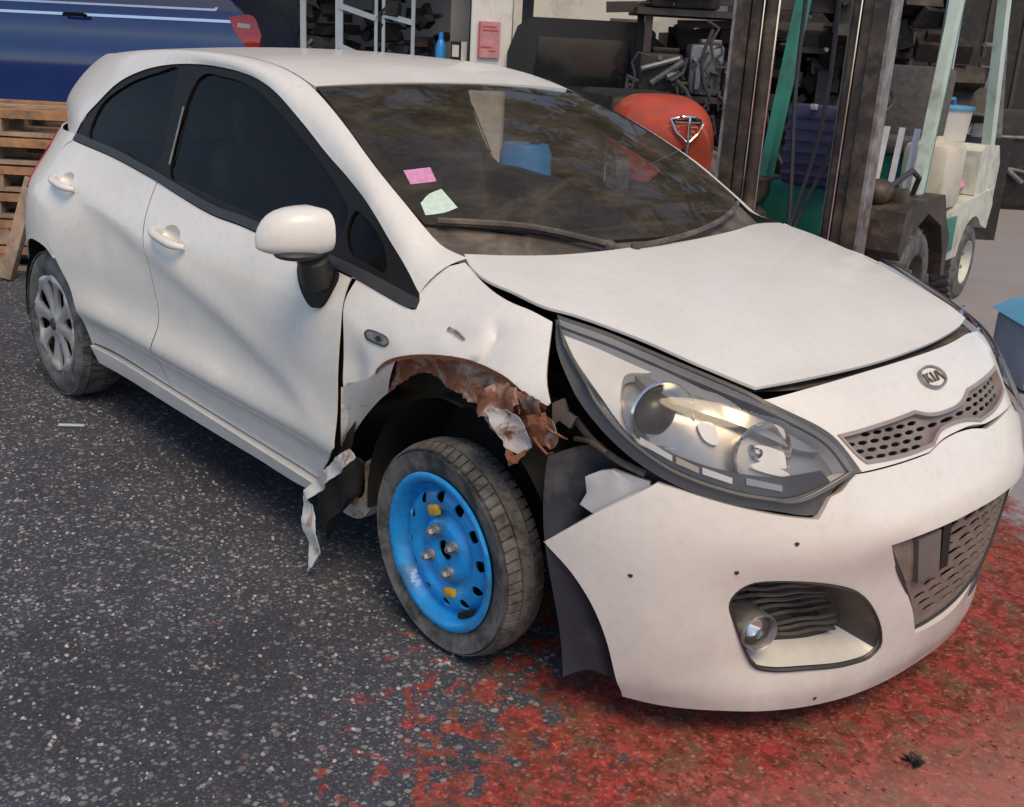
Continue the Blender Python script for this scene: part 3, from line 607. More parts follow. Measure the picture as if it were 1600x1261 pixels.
# headlights
LAMP = [[(-1.181, .934), (-.952, .91), (-.713, .86), (-.571, .818), (-.41, .748), (-.371, .689)], [(-.371, .689), (-.45, .668), (-.55, .643), (-.60, .638), (-.634, .642)], [(-.634, .642), (-.755, .655), (-.922, .693), (-1.051, .761), (-1.131, .831), (-1.170, .89), (-1.181, .934)]]
lamp_o = chain(*LAMP, step=.015)
GASK = chain([(-1.195, .94), (-.952, .917), (-.713, .866), (-.571, .824), (-.40, .752), (-.362, .690)], [(-.362, .690), (-.45, .655), (-.500, .612), (-.631, .618), (-.829, .640), (-.994, .688), (-1.105, .752), (-1.186, .825), (-1.208, .888), (-1.195, .94)], step=.02)
for sg in (-1, 1):
    f = (lambda q: np.array(q)) if sg < 0 else mir
    hl = panel('headlight', FA, f(GASK), 'gasket', car, holes=[f(inset(lamp_o, .004))], off=-.016, thick=.05, res=.03)
    panel('lens', FA, f(lamp_o), 'clear', hl, off=.002, thick=.0, res=.025, disp=lambda u, v, X: .012*np.minimum(1, 0*u+1))
    rim = pts(FA, f(lamp_o), -.0); bk = pts(FA, f(inset(lamp_o, .010)), -.058)
    loft('lamp_wall', rim, bk, 'lamp_white', hl, k=3, closed=True)
    loft('lens_edge', pts(FA, f(lamp_o), .014), pts(FA, f(inset(lamp_o, .006)), .012), 'gasket', hl, k=1, closed=True)
    panel('lamp_bowl', FA, f(inset(lamp_o, .008)), 'lamp_grey', hl, off=-.058, thick=0, res=.03)
    # pale side blade, dark lower band, strip of position lights
    blade = chain([(-1.165, .918), (-1.03, .904), (-.86, .874)], [(-.86, .874), (-.98, .862), (-1.03, .82), (-1.035, .77), (-1.0, .735)], [(-1.0, .735), (-1.06, .785), (-1.12, .85), (-1.165, .918)], step=.02)
    panel('side_blade', FA, f(blade), 'lamp_white', hl, off=-.022, thick=.03, res=.03)
    band = chain([(-1.02, .745), (-.96, .735), (-.80, .705), (-.62, .690), (-.46, .700)], [(-.46, .700), (-.44, .676)], [(-.44, .676), (-.56, .652), (-.634, .650), (-.755, .663), (-.922, .700), (-1.02, .745)], step=.02)
    panel('lower_bezel', FA, f(band), 'lamp_dark', hl, off=-.020, thick=.03, res=.03)
    for u0_, u1_, z0_, z1_, mm in ((-.985, -.90, .732, .706, 'lamp_white'), (-.89, -.83, .703, .688, 'amber'), (-.82, -.74, .687, .672, 'lamp_white'), (-.70, -.60, .672, .660, 'lamp_grey')):
        panel('position_light', FA, f(np.array([(u0_, z0_), (u1_, z1_), (u1_+.004, z1_+.012), (u0_+.004, z0_+.014)])), mm, hl, off=-.012, thick=.01, res=.05)
    top_b = chain([(-.93, .878), (-.72, .840), (-.56, .795), (-.43, .735)], [(-.43, .735), (-.50, .742), (-.64, .785), (-.78, .815), (-.90, .845), (-.93, .878)], step=.02)
    panel('upper_bezel', FA, f(top_b), 'lamp_grey', hl, off=-.03, thick=.03, res=.03)
    for q in ([(-.79, .790), (-.735, .792), (-.742, .752), (-.782, .760)], [(-.625, .752), (-.53, .735), (-.535, .713), (-.624, .724)], [(-.655, .711), (-.622, .722), (-.542, .697), (-.55, .692)]):
        panel('glint_facet', FA, f(catmull(q, .008, True)), 'lamp_white', hl, off=-.045, thick=.02, res=.05)  # white panels painted in for bright reflections inside the lamp
    for (a, z), r, mm in (((-.905, .795), .072, 'clear'), ((-.62, .735), .066, 'reflector')):
        c = pts(FA, [(sg*abs(a), z)], -.03)[0]; dv = Vector((.93, sg*.34, .12)).normalized(); R = dv.to_track_quat('X', 'Z').to_matrix()
        b = MB(); b.lathe([(.008, -.055), (r*.35, -.050), (r*.62, -.036), (r*.85, -.015), (r, .006), (r*1.07, .012), (r*1.10, .004)], 36, 'x'); b.v = [tuple(R @ Vector(v)+Vector(c)) for v in b.v]
        rf = b.build('reflector', 'reflector', hl)
        b = MB()
        if mm == 'clear': b.lathe([(.0, .004), (r*.3, .002), (r*.58, -.012), (r*.66, -.03)], 32, 'x')
        else: b.lathe([(.0, -.005), (.010, -.008), (.013, -.05)], 20, 'x')
        b.v = [tuple(R @ Vector(v)+Vector(c)) for v in b.v]; b.build('bulb', 'lamp_dark' if mm == 'clear' else 'chrome', rf)
# the door mirror (the far one is gone)
for s, S, fl in ((-1, SR, False),):
    ys = np.linspace(0, 1, 11); rings = []
    for t in 1-(1-ys)**2.2:
        y = .868+.165*t; e = max(.004, 1-max(0, (t-.15)/.85)**3.2)**.5*min(1, .86+.7*t)
        hz = .070*e; hx = .070*e; cx = -.500-.055*t; cz = 1.030-.006*t-.030*(1-e)*t; n = 22
        ring = []
        for k in range(n):
            a = 2*pi*k/n; ca, sa = cos(a), sin(a); p = 2/2.7
            X = hx*abs(ca)**p*(1 if ca > 0 else -1)*(1.0 if ca > 0 else .75); Z = hz*abs(sa)**p*(1 if sa > 0 else -.85)
            ring.append((cx+X-.12*Z*.2, s*y, cz+Z))
        rings.append(ring)
    n = 22; V = [p for r in rings for p in r]; F = [(i*n+k, (i+1)*n+k, (i+1)*n+(k+1) % n, i*n+(k+1) % n) for i in range(10) for k in range(n)]+[tuple(range(n)), tuple(range(10*n, 11*n))]
    b = MB().add(V, F); mr = b.build('door_mirror', 'paint', car)
    b = MB(); b.tube([(-.50, s*.90, .975), (-.53, s*.88, .94), (-.56, s*.845, .895)], [.045, .042, .05], 10); b.ball((-.51, s*.93, .975), (.055, .075, .018)); b.build('mirror_arm', 'plastic', mr)
    base = [(-.70, .905), (-.66, .850), (-.585, .806), (-.545, .812), (-.519, .844), (-.51, .905)]
    panel('mirror_foot', S, catmull(base, .015, True), 'black_gloss', mr, off=.012, thick=.014, res=.03, flip=fl)
    b = MB(); b.box((-.553, s*.935, 1.03), (.02, .10, .08), bev=.003); b.build('mirror_glass', 'chrome', mr)
# turn repeater, scratches
ind = [(-.337, .790), (-.325, .801), (-.284, .804), (-.24, .799), (-.229, .788), (-.24, .776), (-.28, .773), (-.325, .777)]
rp = panel('turn_repeater', SR, catmull(ind, .008, True), 'plastic_dust', car, off=.002, thick=.006, res=.03, holes=[inset(catmull(ind, .008, True), .004)])
panel('lens', SR, inset(catmull(ind, .008, True), .003), 'clear', rp, off=.003, thick=0, res=.03)
panel('repeater_bulb', SR, ell((-.275, .788), .013, .008, 10), 'lamp_dark', rp, off=.0015, thick=0, res=.03)
panel('repeater_bulb', SR, ell((-.303, .790), .009, .008, 10), 'lamp_white', rp, off=.0015, thick=0, res=.03)
panel('scratch', SR, [(-.045, .860), (-.02, .8605), (.026, .851), (.03, .855), (-.01, .866), (-.042, .868)], 'rust', car, off=.0012, thick=0, res=.05)
M['lip_white'] = rust_mat('stained_white_lip', .12, (.66, .64, .60))
# rusted arch lip, crumpled fender end, torn strip, brackets
LIP_O = [(-.415, .60), (-.405, .63), (-.302, .675), (-.229, .739), (-.15, .774), (-.029, .804), (.077, .817), (.139, .814), (.201, .805), (.26, .784), (.32, .771)]
LIP_I = [(-.470, .405), (-.455, .43), (-.394, .513), (-.272, .635), (-.117, .738), (-.03, .729), (.085, .719), (.165, .681), (.20, .66), (.235, .64), (.26, .63)]
lo_, li_ = pts(SR, catmull(LIP_O, .012), .001), pts(SR, catmull(LIP_I, .012), -.04)
lo_, li_ = resample(lo_, 110), resample(li_, 110)
wob = np.array([[RNG.normal(0, .0035), RNG.normal(0, .006), RNG.normal(0, .0045)] for _ in range(110)]); wob = np.array([wob[max(0, i-2):i+3].mean(0) for i in range(110)])
k_ = np.clip((np.arange(110)-45)/50., 0, 1)[:, None]
li_ = li_+wob*(3.*k_)
cutA = 40
loft('arch_lip', lo_[:cutA], li_[:cutA], 'lip_white', car, n=cutA, k=6, bulge=(0, -.006, .003))
loft('rusted_arch_lip', lo_[cutA-1:], li_[cutA-1:], 'rust', car, n=72, k=8, bulge=(0, .008, .004), noise=.0012)
loft('rust_line', lo_[26:]+[0, -.0025, .002], lo_[26:]+np.array([0, -.001, -.009])+np.c_[np.zeros(84), np.zeros(84), RNG.normal(0, .002, 84)], 'rust_dark', car, n=84, k=1)
strip_white = loft('door_post_edge', pts(SR, catmull([(-.425, .62), (-.428, .53), (-.431, .45)], .02), -.002), pts(SR, catmull([(-.405, .62), (-.415, .53), (-.455, .43)], .02), -.02), 'rust_white', car, n=14, k=2)
CR = [([(.195, .735), (.225, .745), (.262, .742), (.285, .700), (.285, .662), (.262, .640), (.235, .648), (.215, .690)], 'rust_white', .002, (-.35, .5)),
      ([(.115, .735), (.175, .80), (.235, .792), (.262, .765), (.245, .735), (.20, .722), (.155, .708)], 'rust', .004, (.2, -.2)),
      ([(.235, .790), (.315, .782), (.322, .752), (.285, .738), (.255, .752)], 'rust', .003, (.3, .3)),
      ([(.285, .745), (.318, .752), (.335, .715), (.325, .682), (.298, .690)], 'rust_dark', -.012, (-.5, .2)),
      ([(.318, .748), (.352, .742), (.372, .705), (.352, .680), (.330, .688)], 'rust', .000, (.5, .1)),
      ([(.235, .652), (.262, .646), (.288, .664), (.282, .632), (.258, .618)], 'rust_dark', .004, (-.2, -.4)),
      ([(.150, .705), (.20, .722), (.205, .695), (.198, .660), (.178, .672)], 'rust', -.010, (.3, .3))]
for i, (q, m_, o_, tilt) in enumerate(CR):
    c_ = np.mean(q, 0)
    panel('crumpled_metal', SR, np.array(chain(*[[q[k], q[(k+1) % len(q)]] for k in range(len(q))], step=.012))+RNG.normal(0, .0016, (len(chain(*[[q[k], q[(k+1) % len(q)]] for k in range(len(q))], step=.012)), 2)), m_, car, res=.012, thick=.0025, off=.006+o_, smooth_angle=22, disp=lambda u, v, X, i=i, t=tilt, c_=c_: .007*np.sin(u*60+i*1.7+v*30)+.004*np.sin(v*110-i)+(u-c_[0])*t[0]+(v-c_[1])*t[1], jitter=.0011)
for i in range(9):
    p = Vector((.16+.20*random.random(), -.835+.02*random.random(), .66+.10*random.random())); q = [p]
    for k in range(3): q.append(q[-1]+Vector((random.uniform(.0, .035), random.uniform(-.010, .004), random.uniform(-.022, .016))))
    MB().tube(q, [.005, .004, .003, .0015], 5).build('torn_shred', 'rust_dark', car, angle=10)
def PLN(yy): return lambda x, z: (x, 0*x+yy, z)
ts = panel('torn_strip', PLN(-.885), chain(*[[q, r_] for q, r_ in zip(*(lambda L: (L, L[1:]+L[:1]))([(-.366, .462), (-.477, .365), (-.596, .242), (-.555, .241), (-.467, .325), (-.397, .386), (-.326, .451)]))], step=.012), 'rust_white', car, res=.012, thick=.003, smooth_angle=25, disp=lambda u, v, X: .006*np.sin(u*55)+.008*np.sin((u+v)*38), jitter=.0008)
panel('torn_strip_end', PLN(-.885), chain(*[[q, r_] for q, r_ in zip(*(lambda L: (L, L[1:]+L[:1]))([(-.596, .242), (-.583, .167), (-.567, .106), (-.55, .037), (-.56, .010), (-.53, .046), (-.505, .101), (-.508, .149), (-.521, .191), (-.548, .231)]))], step=.012), 'rust_white', ts, res=.012, thick=.003, smooth_angle=25, disp=lambda u, v, X: .007*np.sin(v*48), jitter=.001)
panel('strip_lining', PLN(-.835), [(-.600, .230), (-.552, .282), (-.407, .412), (-.355, .418), (-.384, .316), (-.479, .222), (-.555, .10), (-.590, .150)], 'black', car, res=.03, thick=.01, disp=lambda u, v, X: .012*np.sin(u*40+v*20))
br = catmull([(-.43, .376), (-.48, .355), (-.482, .262), (-.514, .226), (-.588, .204), (-.605, .246), (-.671, .17), (-.615, .156), (-.503, .168), (-.449, .23)], .03, True)
MB().prism(br, -.74, -.70, 'y').build('jacking_bracket', 'rust_white', car)
MB().box((-.535, -.755, .275), (.06, .02, .12), bev=.006).build('rusty_stay', 'rust', car)
sp = []
for z in np.linspace(.12, .66, 14):
    x0 = .318+.075*((.66-z)/.54)**1.4
    sp.append([(x0+.02+.10*t, -.815+.17*t+.02*sin(t*5+z*9), z+.02*sin(t*4)) for t in np.linspace(0, 1, 9)])
V = [p for r in sp for p in r]; mesh_obj('splash_guard', V, [(i*9+k, i*9+k+1, (i+1)*9+k+1, (i+1)*9+k) for i in range(13) for k in range(8)], 'liner', car)
bp = [(.425, .628), (.455, .650), (.483, .660), (.565, .652), (.575, .60), (.50, .555), (.45, .545), (.418, .558), (.432, .59)]
panel('lamp_bracket', SR, np.array(bp), 'bracket', car, off=-.038, thick=.02, res=.03, disp=lambda u, v, X: .004*np.sin(u*90)*(v > .6))
mp_ = [(.315, .785), (.34, .800), (.352, .772), (.378, .762), (.372, .735), (.345, .742), (.33, .728)]
panel('lamp_mount', SR, np.array(mp_), 'plastic_dust', car, off=-.030, thick=.012, res=.02, jitter=.002)
MB().tube(catmull([(.34, -.745, .735), (.40, -.745, .700), (.46, -.73, .672), (.53, -.71, .655)], .02), .009, 7).build('lamp_bar', 'plastic_dust', car)
MB().tube(catmull([(.36, -.76, .695), (.41, -.765, .705), (.45, -.755, .69)], .02), .006, 6).build('wire', 'plastic_dust', car)
# interior
dash = MB(); dash.prism([(-.15, .60), (-.15, .93), (-.30, .955), (-.55, .95), (-.66, .90), (-.66, .62)], -.66, .66, 'y').build('dashboard', 'dash', car)
b = MB(); b.lathe([(.175+.016*cos(t), .016*sin(t)) for t in np.linspace(0, 2*pi, 9)[:-1]], 36, 'x', closed=True); b.box((0, 0, 0), (.03, .12, .09), bev=.01); b.box((0, 0, 0), (.015, .34, .03)); b.box((0, 0, -.09), (.015, .03, .16))
R = Matrix.Rotation(radians(25), 3, 'Y'); b.v = [tuple(R @ Vector(v)+Vector((-.80, .34, .93))) for v in b.v]; b.build('steering_wheel', 'plastic', car)
for s in (-1, 1):
    b = MB(); b.box((-1.25, s*.36, .48), (.5, .48, .16), bev=.05); b.box((-1.56, s*.36, .82), (.16, .48, .62), Matrix.Rotation(radians(-14), 3, 'Y'), bev=.06); st_ = b.build('front_seat', 'seat', car)
    b = MB(); b.box((-1.66, s*.36, 1.20), (.09, .26, .18), bev=.04); b.tube([(-1.64, s*.36-.06, 1.05), (-1.66, s*.36-.06, 1.15)], .007); b.tube([(-1.64, s*.36+.06, 1.05), (-1.66, s*.36+.06, 1.15)], .007); b.build('headrest', 'seat', st_)
b = MB(); b.box((-2.2, 0, .50), (.5, 1.2, .18), bev=.05); b.box((-2.5, 0, .80), (.16, 1.2, .5), Matrix.Rotation(radians(-16), 3, 'Y'), bev=.06); b.build('rear_seat', 'seat', car)
panel('headlining', ROOF, inset(roof_o, .03), 'lining', car, off=.035, thick=0, res=.12, flip=True)
b = MB(); b.box((-1.10, .0, 1.235), (.03, .24, .075), Matrix.Rotation(radians(-12), 3, 'Y'), bev=.012); b.tube([(-1.08, 0, 1.27), (-1.0, 0, 1.33)], .012); b.build('rear_view_mirror', 'plastic', car)

# ---- wheels
def tyre_mb(R=.302, w=.175, rim=.196, shift=0.):
    h = w/2; b = MB()
    b.lathe([(rim-.006, -h+.02), (rim+.004, -h+.008), (rim+.03, -h-.002), (rim+.06, -h-.006), (R-.026, -h+.004), (R-.012, -h+.012), (R-.009, -h+.03), (R-.009, h-.03), (R-.012, h-.012), (R-.026, h-.004), (rim+.05, h+.004), (rim, h-.01)], 72, 'y')
    n = 64
    for row, (y0, y1, sk) in enumerate(((-h+.002, -h+.034, .25), (-h+.040, -h+.068, -.5), (-.019, .019, .35), (h-.068, h-.040, -.5), (h-.034, h-.002, .25))):
        for k in range(n):
            a0 = 2*pi*(k+.5*(row % 2))/n; da = 2*pi/n*.78; V = []
            for rr_ in (R-.014, R):
                for yy, sh in ((y0, 0), (y1, sk*2*pi/n)):
                    for aa in (a0+sh, a0+sh+da):
                        r2 = rr_-(.010 if (rr_ == R and row in (0, 4) and yy in (y0 if row == 0 else y1,)) else 0); V.append((r2*cos(aa), yy, r2*sin(aa)))
            b.add(V, [(4, 5, 7, 6), (0, 1, 5, 4), (2, 6, 7, 3), (0, 4, 6, 2), (1, 3, 7, 5)])
    b.v = [(x, y+shift, z) for x, y, z in b.v]
    return b
def disc(profile):
    f = pch(*zip(*profile))
    return lambda u, v: (u, f(np.hypot(u, v)), v)
def wheel_at(loc, s, kind, rz=0., rx=0.):
    hub = MB(); hub.lathe([(.0, .0), (.13, .0), (.15, .02), (.15, .08), (0, .08)], 32, 'y'); w = hub.build('front_wheel' if loc[0] > -1 else 'rear_wheel', 'black', car)
    w.location = loc; w.rotation_euler = (rx, 0, rz+(pi if s > 0 else 0))
    ty = (tyre_mb(.285, .116, .206, -.016) if kind == 'steel' else tyre_mb(.309)).build('tyre', 'rubber', w, angle=30)
    if kind == 'steel':
        S = disc([(0, -.052), (.03, -.052), (.045, -.058), (.078, -.060), (.088, -.046), (.10, -.040), (.118, -.056), (.135, -.060), (.160, -.050), (.170, -.036), (.176, -.040), (.188, -.074), (.195, -.079), (.208, -.081), (.213, -.075)])
        holes = [[(.147*cos(a)+0.0165*cos(t), .147*sin(a)+.0165*sin(t)) for t in np.linspace(0, 2*pi, 13)[:-1]] for a in np.linspace(0, 2*pi, 13)[:-1]+.1]
        out = [(.213*cos(t), .213*sin(t)) for t in np.linspace(0, 2*pi, 97)[:-1]]
        holes.append([(.027*cos(t), .027*sin(t)) for t in np.linspace(0, 2*pi, 25)[:-1]])
        rim = panel('rim', S, out, 'blue_steel', w, holes=holes, res=.009, thick=.006, flip=False, smooth_angle=50)
        b = MB(); b.lathe([(.0, -.035), (.02, -.036), (.027, -.03), (.027, -.02)], 24, 'y'); b.build('hub_nut', 'steel', w)
        for k in range(4):
            a = pi/2*k+.55
            b = MB(); b.lathe([(.0, -.088), (.009, -.086), (.0125, -.078), (.0125, -.058)], 6, 'y', (.057*cos(a), 0, .057*sin(a))); b.lathe([(.0125, -.066), (.017, -.064), (.018, -.058)], 14, 'y', (.057*cos(a), 0, .057*sin(a))); b.build('wheel_nut', 'steel', w, angle=20)
        for a, r_, l_ in ((1.95, .108, .030), (-1.32, .112, .026)):
            Rm = Matrix.Rotation(-a, 3, 'Y'); b = MB(); b.box((r_*cos(a), -.056, r_*sin(a)), (l_, .016, .045), Rm, bev=.007); b.build('yellow_clip', 'yellow', w)
        b = MB()
        for k in range(8): a = -1.15+.05*k; b.box((.178*cos(a)*.96, -.056, .178*sin(a)*.96), (.01+.012*random.random(), .010, .008), Matrix.Rotation(random.random()*3, 3, 'Y'))
        b.build('mud_crust', 'black', w)
    else:
        S = disc([(0, -.088), (.03, -.088), (.05, -.082), (.10, -.076), (.16, -.078), (.185, -.086), (.20, -.088), (.206, -.080)])
        holes = []
        for k in range(8):
            a = 2*pi*k/8+.2; wd_ = .20 if k % 2 else .13
            holes.append(catmull([(.085*cos(a-wd_*.6), .085*sin(a-wd_*.6)), (.172*cos(a-wd_), .172*sin(a-wd_)), (.178*cos(a), .178*sin(a)), (.172*cos(a+wd_), .172*sin(a+wd_)), (.085*cos(a+wd_*.6), .085*sin(a+wd_*.6))], .012, True))
        out = [(.206*cos(t), .206*sin(t)) for t in np.linspace(0, 2*pi, 81)[:-1]]
        panel('wheel_trim', S, out, 'silver', w, holes=holes, res=.014, thick=.012, disp=lambda u, v, X: .006*np.cos(8*np.arctan2(v, u)-1.6+pi)*np.clip(np.hypot(u, v)/.15, 0, 1), smooth_angle=45)
        b = MB(); b.lathe([(0, -.096), (.022, -.095), (.027, -.088)], 20, 'y'); b.build('centre_cap', 'plastic', w)
    return w
fwl = wheel_at((-.012, -.766, .287), -1, 'steel', rz=radians(-1), rx=radians(2.0)); fwl['label'] = 'front wheel with bright blue steel rim'
wheel_at((-2.57, -.765, .306), -1, 'trim'); wheel_at((0, .765, .306), 1, 'trim'); wheel_at((-2.57, .765, .306), 1, 'trim')

# ------------------------------------------------------------------ the yard behind (r to the right, d away, both from where the photographer stands)
DH = Vector((-.7306, .6828, 0)); RH = Vector((.6828, .7306, 0)); CG = Vector((1.933, -2.430, 0))
def Y(r, d, z=0.): return CG+RH*r+DH*d+Vector((0, 0, z))
YROT = math.atan2(RH.y, RH.x)       # an object turned by this has its x along r and its y along d
def yard(name, label, cat, r, d, z=0., rz=0., group=None): return thing(name, label, cat, Y(r, d, z), YROT+rz, group)
M['wood'] = mat('sunlit_pallet_wood', (.40, .20, .095), .8, vary=.35, scale=9, dirt=(.16, .11, .08), dirt_amt=.3, bump=.2)
M['wood2'] = mat('weathered_pallet_wood', (.34, .25, .18), .85, vary=.3, scale=9, dirt=(.14, .11, .09), dirt_amt=.3, bump=.2)
M['navy'] = mat('dark_blue_car_paint', (.010, .035, .17), .13, coat=.9, vary=.1, scale=2)
M['dark_glass'] = mat('dark_glass', (.012, .014, .016), .06, coat=.5)
M['light_red'] = mat('red_lamp', (.62, .03, .02), .18, coat=.6)
M['wall_white'] = mat('white_rendered_wall', (.70, .67, .62), .85, vary=.06, scale=2, dirt=(.45, .38, .32), dirt_amt=.2)
M['wall_grey'] = mat('grey_wall', (.22, .20, .19), .85, vary=.15, scale=2)
M['rack'] = mat('galvanised_rack', (.50, .52, .54), .4, metal=.4, vary=.12)
M['rack_dark'] = mat('dark_rack_steel', (.045, .032, .028), .6, vary=.3)
M['scrap'] = mat('oily_scrap_metal', (.015, .011, .009), .6, vary=.5, scale=9, dirt=(.07, .045, .03), dirt_amt=.2)
M['scrap2'] = mat('dull_alloy_castings', (.17, .17, .18), .5, metal=.5, vary=.4, scale=14)
M['van_dark'] = mat('black_van_paint', (.014, .011, .010), .45, coat=.0, vary=.3, scale=2)
M['orange'] = mat('faded_orange_paint', (.50, .070, .030), .38, coat=.25, vary=.12, dirt=(.3, .08, .04), dirt_amt=.2)
M['fork_green'] = mat('forklift_green_paint', (.025, .20, .145), .5, vary=.2, dirt=(.05, .09, .07), dirt_amt=.25)
M['fork_pale'] = mat('pale_green_paint', (.50, .60, .52), .5, vary=.12, dirt=(.3, .33, .28), dirt_amt=.25)
M['fork_cream'] = mat('cream_counterweight_paint', (.58, .58, .50), .55, vary=.12, dirt=(.32, .3, .25), dirt_amt=.3)
M['mast'] = mat('greasy_mast_steel', (.036, .025, .019), .55, vary=.4, scale=8, dirt=(.13, .09, .06), dirt_amt=.3)
M['mast_lit'] = mat('sunlit_mast_steel', (.30, .27, .26), .45, metal=.3, vary=.3, scale=12, dirt=(.12, .09, .08), dirt_amt=.35)
M['purple'] = mat('violet_blue_crate_plastic', (.045, .040, .095), .55, vary=.25)
M['canister'] = mat('yellowed_canister_plastic', (.60, .54, .44), .5, vary=.08, dirt=(.36, .3, .22), dirt_amt=.2)
M['lid_blue'] = mat('blue_lid_plastic', (.10, .32, .52), .45, vary=.15)
M['tub'] = mat('pale_tub_plastic', (.56, .54, .52), .5, vary=.1)
M['red_plastic'] = mat('red_plastic', (.35, .04, .03), .5, vary=.2)
M['poster'] = mat('faded_pink_notice', (.55, .24, .25), .8, vary=.25, scale=14)
M['poster_red'] = mat('red_print', (.5, .09, .10), .8, vary=.15)
M['bluegrey'] = mat('blue_grey_plastic', (.26, .30, .36), .5, vary=.12)
M['pipe'] = mat('dusty_hose_rubber', (.05, .045, .05), .6, vary=.3)

# ground: one sheet of worn asphalt; red paint dust spilt at the front of the car
def ground_mat():
    m = bpy.data.materials.new('worn_asphalt'); m.use_nodes = True; t = NT(m); n, l = t.n, t.l
    big = t.noise(.9, 5, .6); mid = t.noise(9., 6, .65); fine = t.noise(120., 3, .7)
    base = t.mix(t.ramp(mid, [(.3, 0.), (.7, 1.)]), (.026, .029, .042), (.054, .060, .080))
    base = t.mix(t.ramp(fine, [(.42, 0.), (.75, 1.)]), base, (.10, .102, .115))
    def stones(scale, thr, soft, c1, c2, amt):
        v = n.new('ShaderNodeTexVoronoi'); v.feature = 'F1'; v.inputs['Scale'].default_value = scale; v.inputs['Randomness'].default_value = 1
        w = n.new('ShaderNodeTexNoise'); w.inputs['Scale'].default_value = scale*.9; l.new(t.coord(), w.inputs['Vector'])
        vm = n.new('ShaderNodeVectorMath'); vm.operation = 'MULTIPLY_ADD'; l.new(w.outputs['Color'], vm.inputs[0]); vm.inputs[1].default_value = (.5/scale,)*3; l.new(t.coord(), vm.inputs[2])
        l.new(vm.outputs[0], v.inputs['Vector'])
        s = n.new('ShaderNodeSeparateColor'); l.new(v.outputs['Color'], s.inputs[0])
        pick = t.ramp(s.outputs[0], [(amt, 0.), (amt+.02, 1.)]); rad = t.ramp(v.outputs['Distance'], [(thr, 1.), (thr+soft, 0.)])
        return t.math('MULTIPLY', pick, rad), t.mix(s.outputs[1], c1, c2)
    for sc, th, so, c1, c2, am in ((120., .30, .14, (.07, .07, .08), (.19, .19, .20), .35), (78., .30, .13, (.12, .12, .13), (.30, .30, .30), .62), (50., .31, .12, (.17, .17, .18), (.36, .355, .35), .74), (34., .27, .11, (.17, .17, .17), (.34, .33, .32), .91)):
        f, c = stones(sc, th, so, c1, c2, am); base = t.mix(f, base, c)
    base = t.mix(t.ramp(big, [(.34, .6), (.58, 0.)]), base, (.030, .029, .034))
    base = t.mix(t.ramp(t.noise(1.7, 8, .62, dist=.5), [(.60, 0.), (.70, .5)]), base, (.024, .022, .024))
    # concrete further off to the right
    sep = n.new('ShaderNodeSeparateXYZ'); l.new(t.coord(), sep.inputs[0]); X, Yc = sep.outputs[0], sep.outputs[1]
    conc = t.mix(t.noise(3., 7, .6), (.24, .225, .235), (.33, .31, .315))
    fc = t.ramp(t.math('ADD', t.math('ADD', Yc, t.math('MULTIPLY', X, .55)), t.math('MULTIPLY', big, .6)), [(0., 0.), (1., 0.)])
    mr = n.new('ShaderNodeMapRange'); l.new(t.math('ADD', t.math('ADD', Yc, t.math('MULTIPLY', X, .55)), t.math('MULTIPLY', mid, .5)), mr.inputs[0]); mr.inputs[1].default_value = 1.6; mr.inputs[2].default_value = 2.0
    base = t.mix(mr.outputs[0], base, conc)
    # red spill: thick to the right, broken into flakes to the left
    q = t.math('ADD', t.math('MULTIPLY', X, .95), t.math('MULTIPLY', Yc, .50))
    mp = n.new('ShaderNodeMapRange'); l.new(q, mp.inputs[0]); mp.inputs[1].default_value = -.78; mp.inputs[2].default_value = .50
    patch = t.noise(12., 6, .60, dist=.3)
    fl = t.math('ADD', t.math('MULTIPLY', mp.outputs[0], .66), t.math('MULTIPLY', patch, 1.5))
    patch2 = t.noise(30., 7, .7); patch3 = t.noise(95., 4, .7); fl = t.math('ADD', t.math('ADD', fl, t.math('MULTIPLY', patch2, .42)), t.math('MULTIPLY', patch3, .12)); red = t.ramp(t.math('MULTIPLY', fl, .5), [(.632, 0.), (.680, 1.)])
    back = n.new('ShaderNodeMapRange'); l.new(t.math('ADD', Yc, t.math('MULTIPLY', t.noise(4., 9, .75), 2.2)), back.inputs[0]); back.inputs[1].default_value = 2.62; back.inputs[2].default_value = 2.42
    red = t.math('MULTIPLY', red, back.outputs[0])
    rn = t.noise(5., 6, .6); rn2 = t.noise(60., 7, .75, dist=.6); rn3 = t.noise(22., 8, .72, dist=.4); rn4 = t.noise(11., 8, .7)
    rc = t.mix(t.ramp(rn, [(.35, 0.), (.65, 1.)]), (.36, .032, .030), (.36, .075, .058))
    rc = t.mix(t.ramp(rn3, [(.42, 1.), (.56, 0.)]), rc, (.115, .030, .016))
    rc = t.mix(t.ramp(rn4, [(.50, 0.), (.62, .85)]), rc, (.105, .082, .050))
    rc = t.mix(t.ramp(rn2, [(.36, .75), (.47, 0.)]), rc, (.050, .022, .015))
    rc = t.mix(t.ramp(rn2, [(.56, 0.), (.68, .85)]), rc, (.52, .24, .19))
    far_ = n.new('ShaderNodeMapRange'); l.new(t.math('ADD', X, t.math('MULTIPLY', Yc, -.3)), far_.inputs[0]); far_.inputs[1].default_value = .98; far_.inputs[2].default_value = 1.30
    rc = t.mix(t.math('MULTIPLY', far_.outputs[0], .55), rc, (.42, .20, .17))
    hole = t.ramp(t.math('ADD', rn3, t.math('MULTIPLY', mp.outputs[0], .22)), [(.50, 0.), (.56, 1.)])
    red = t.math('MULTIPLY', red, hole)
    sf, sc_ = stones(62., .28, .12, (.30, .12, .10), (.46, .30, .26), .66)
    rc = t.mix(t.math('MULTIPLY', sf, .38), rc, sc_)
    c = t.mix(red, base, rc)
    t.set('Base Color', c); t.set('Roughness', .82); t.set('Specular IOR Level', .3)
    hb = t.math('ADD', t.math('MULTIPLY', fine, .5), t.math('MULTIPLY', mid, .8)); t.bump(hb, .55, .006)
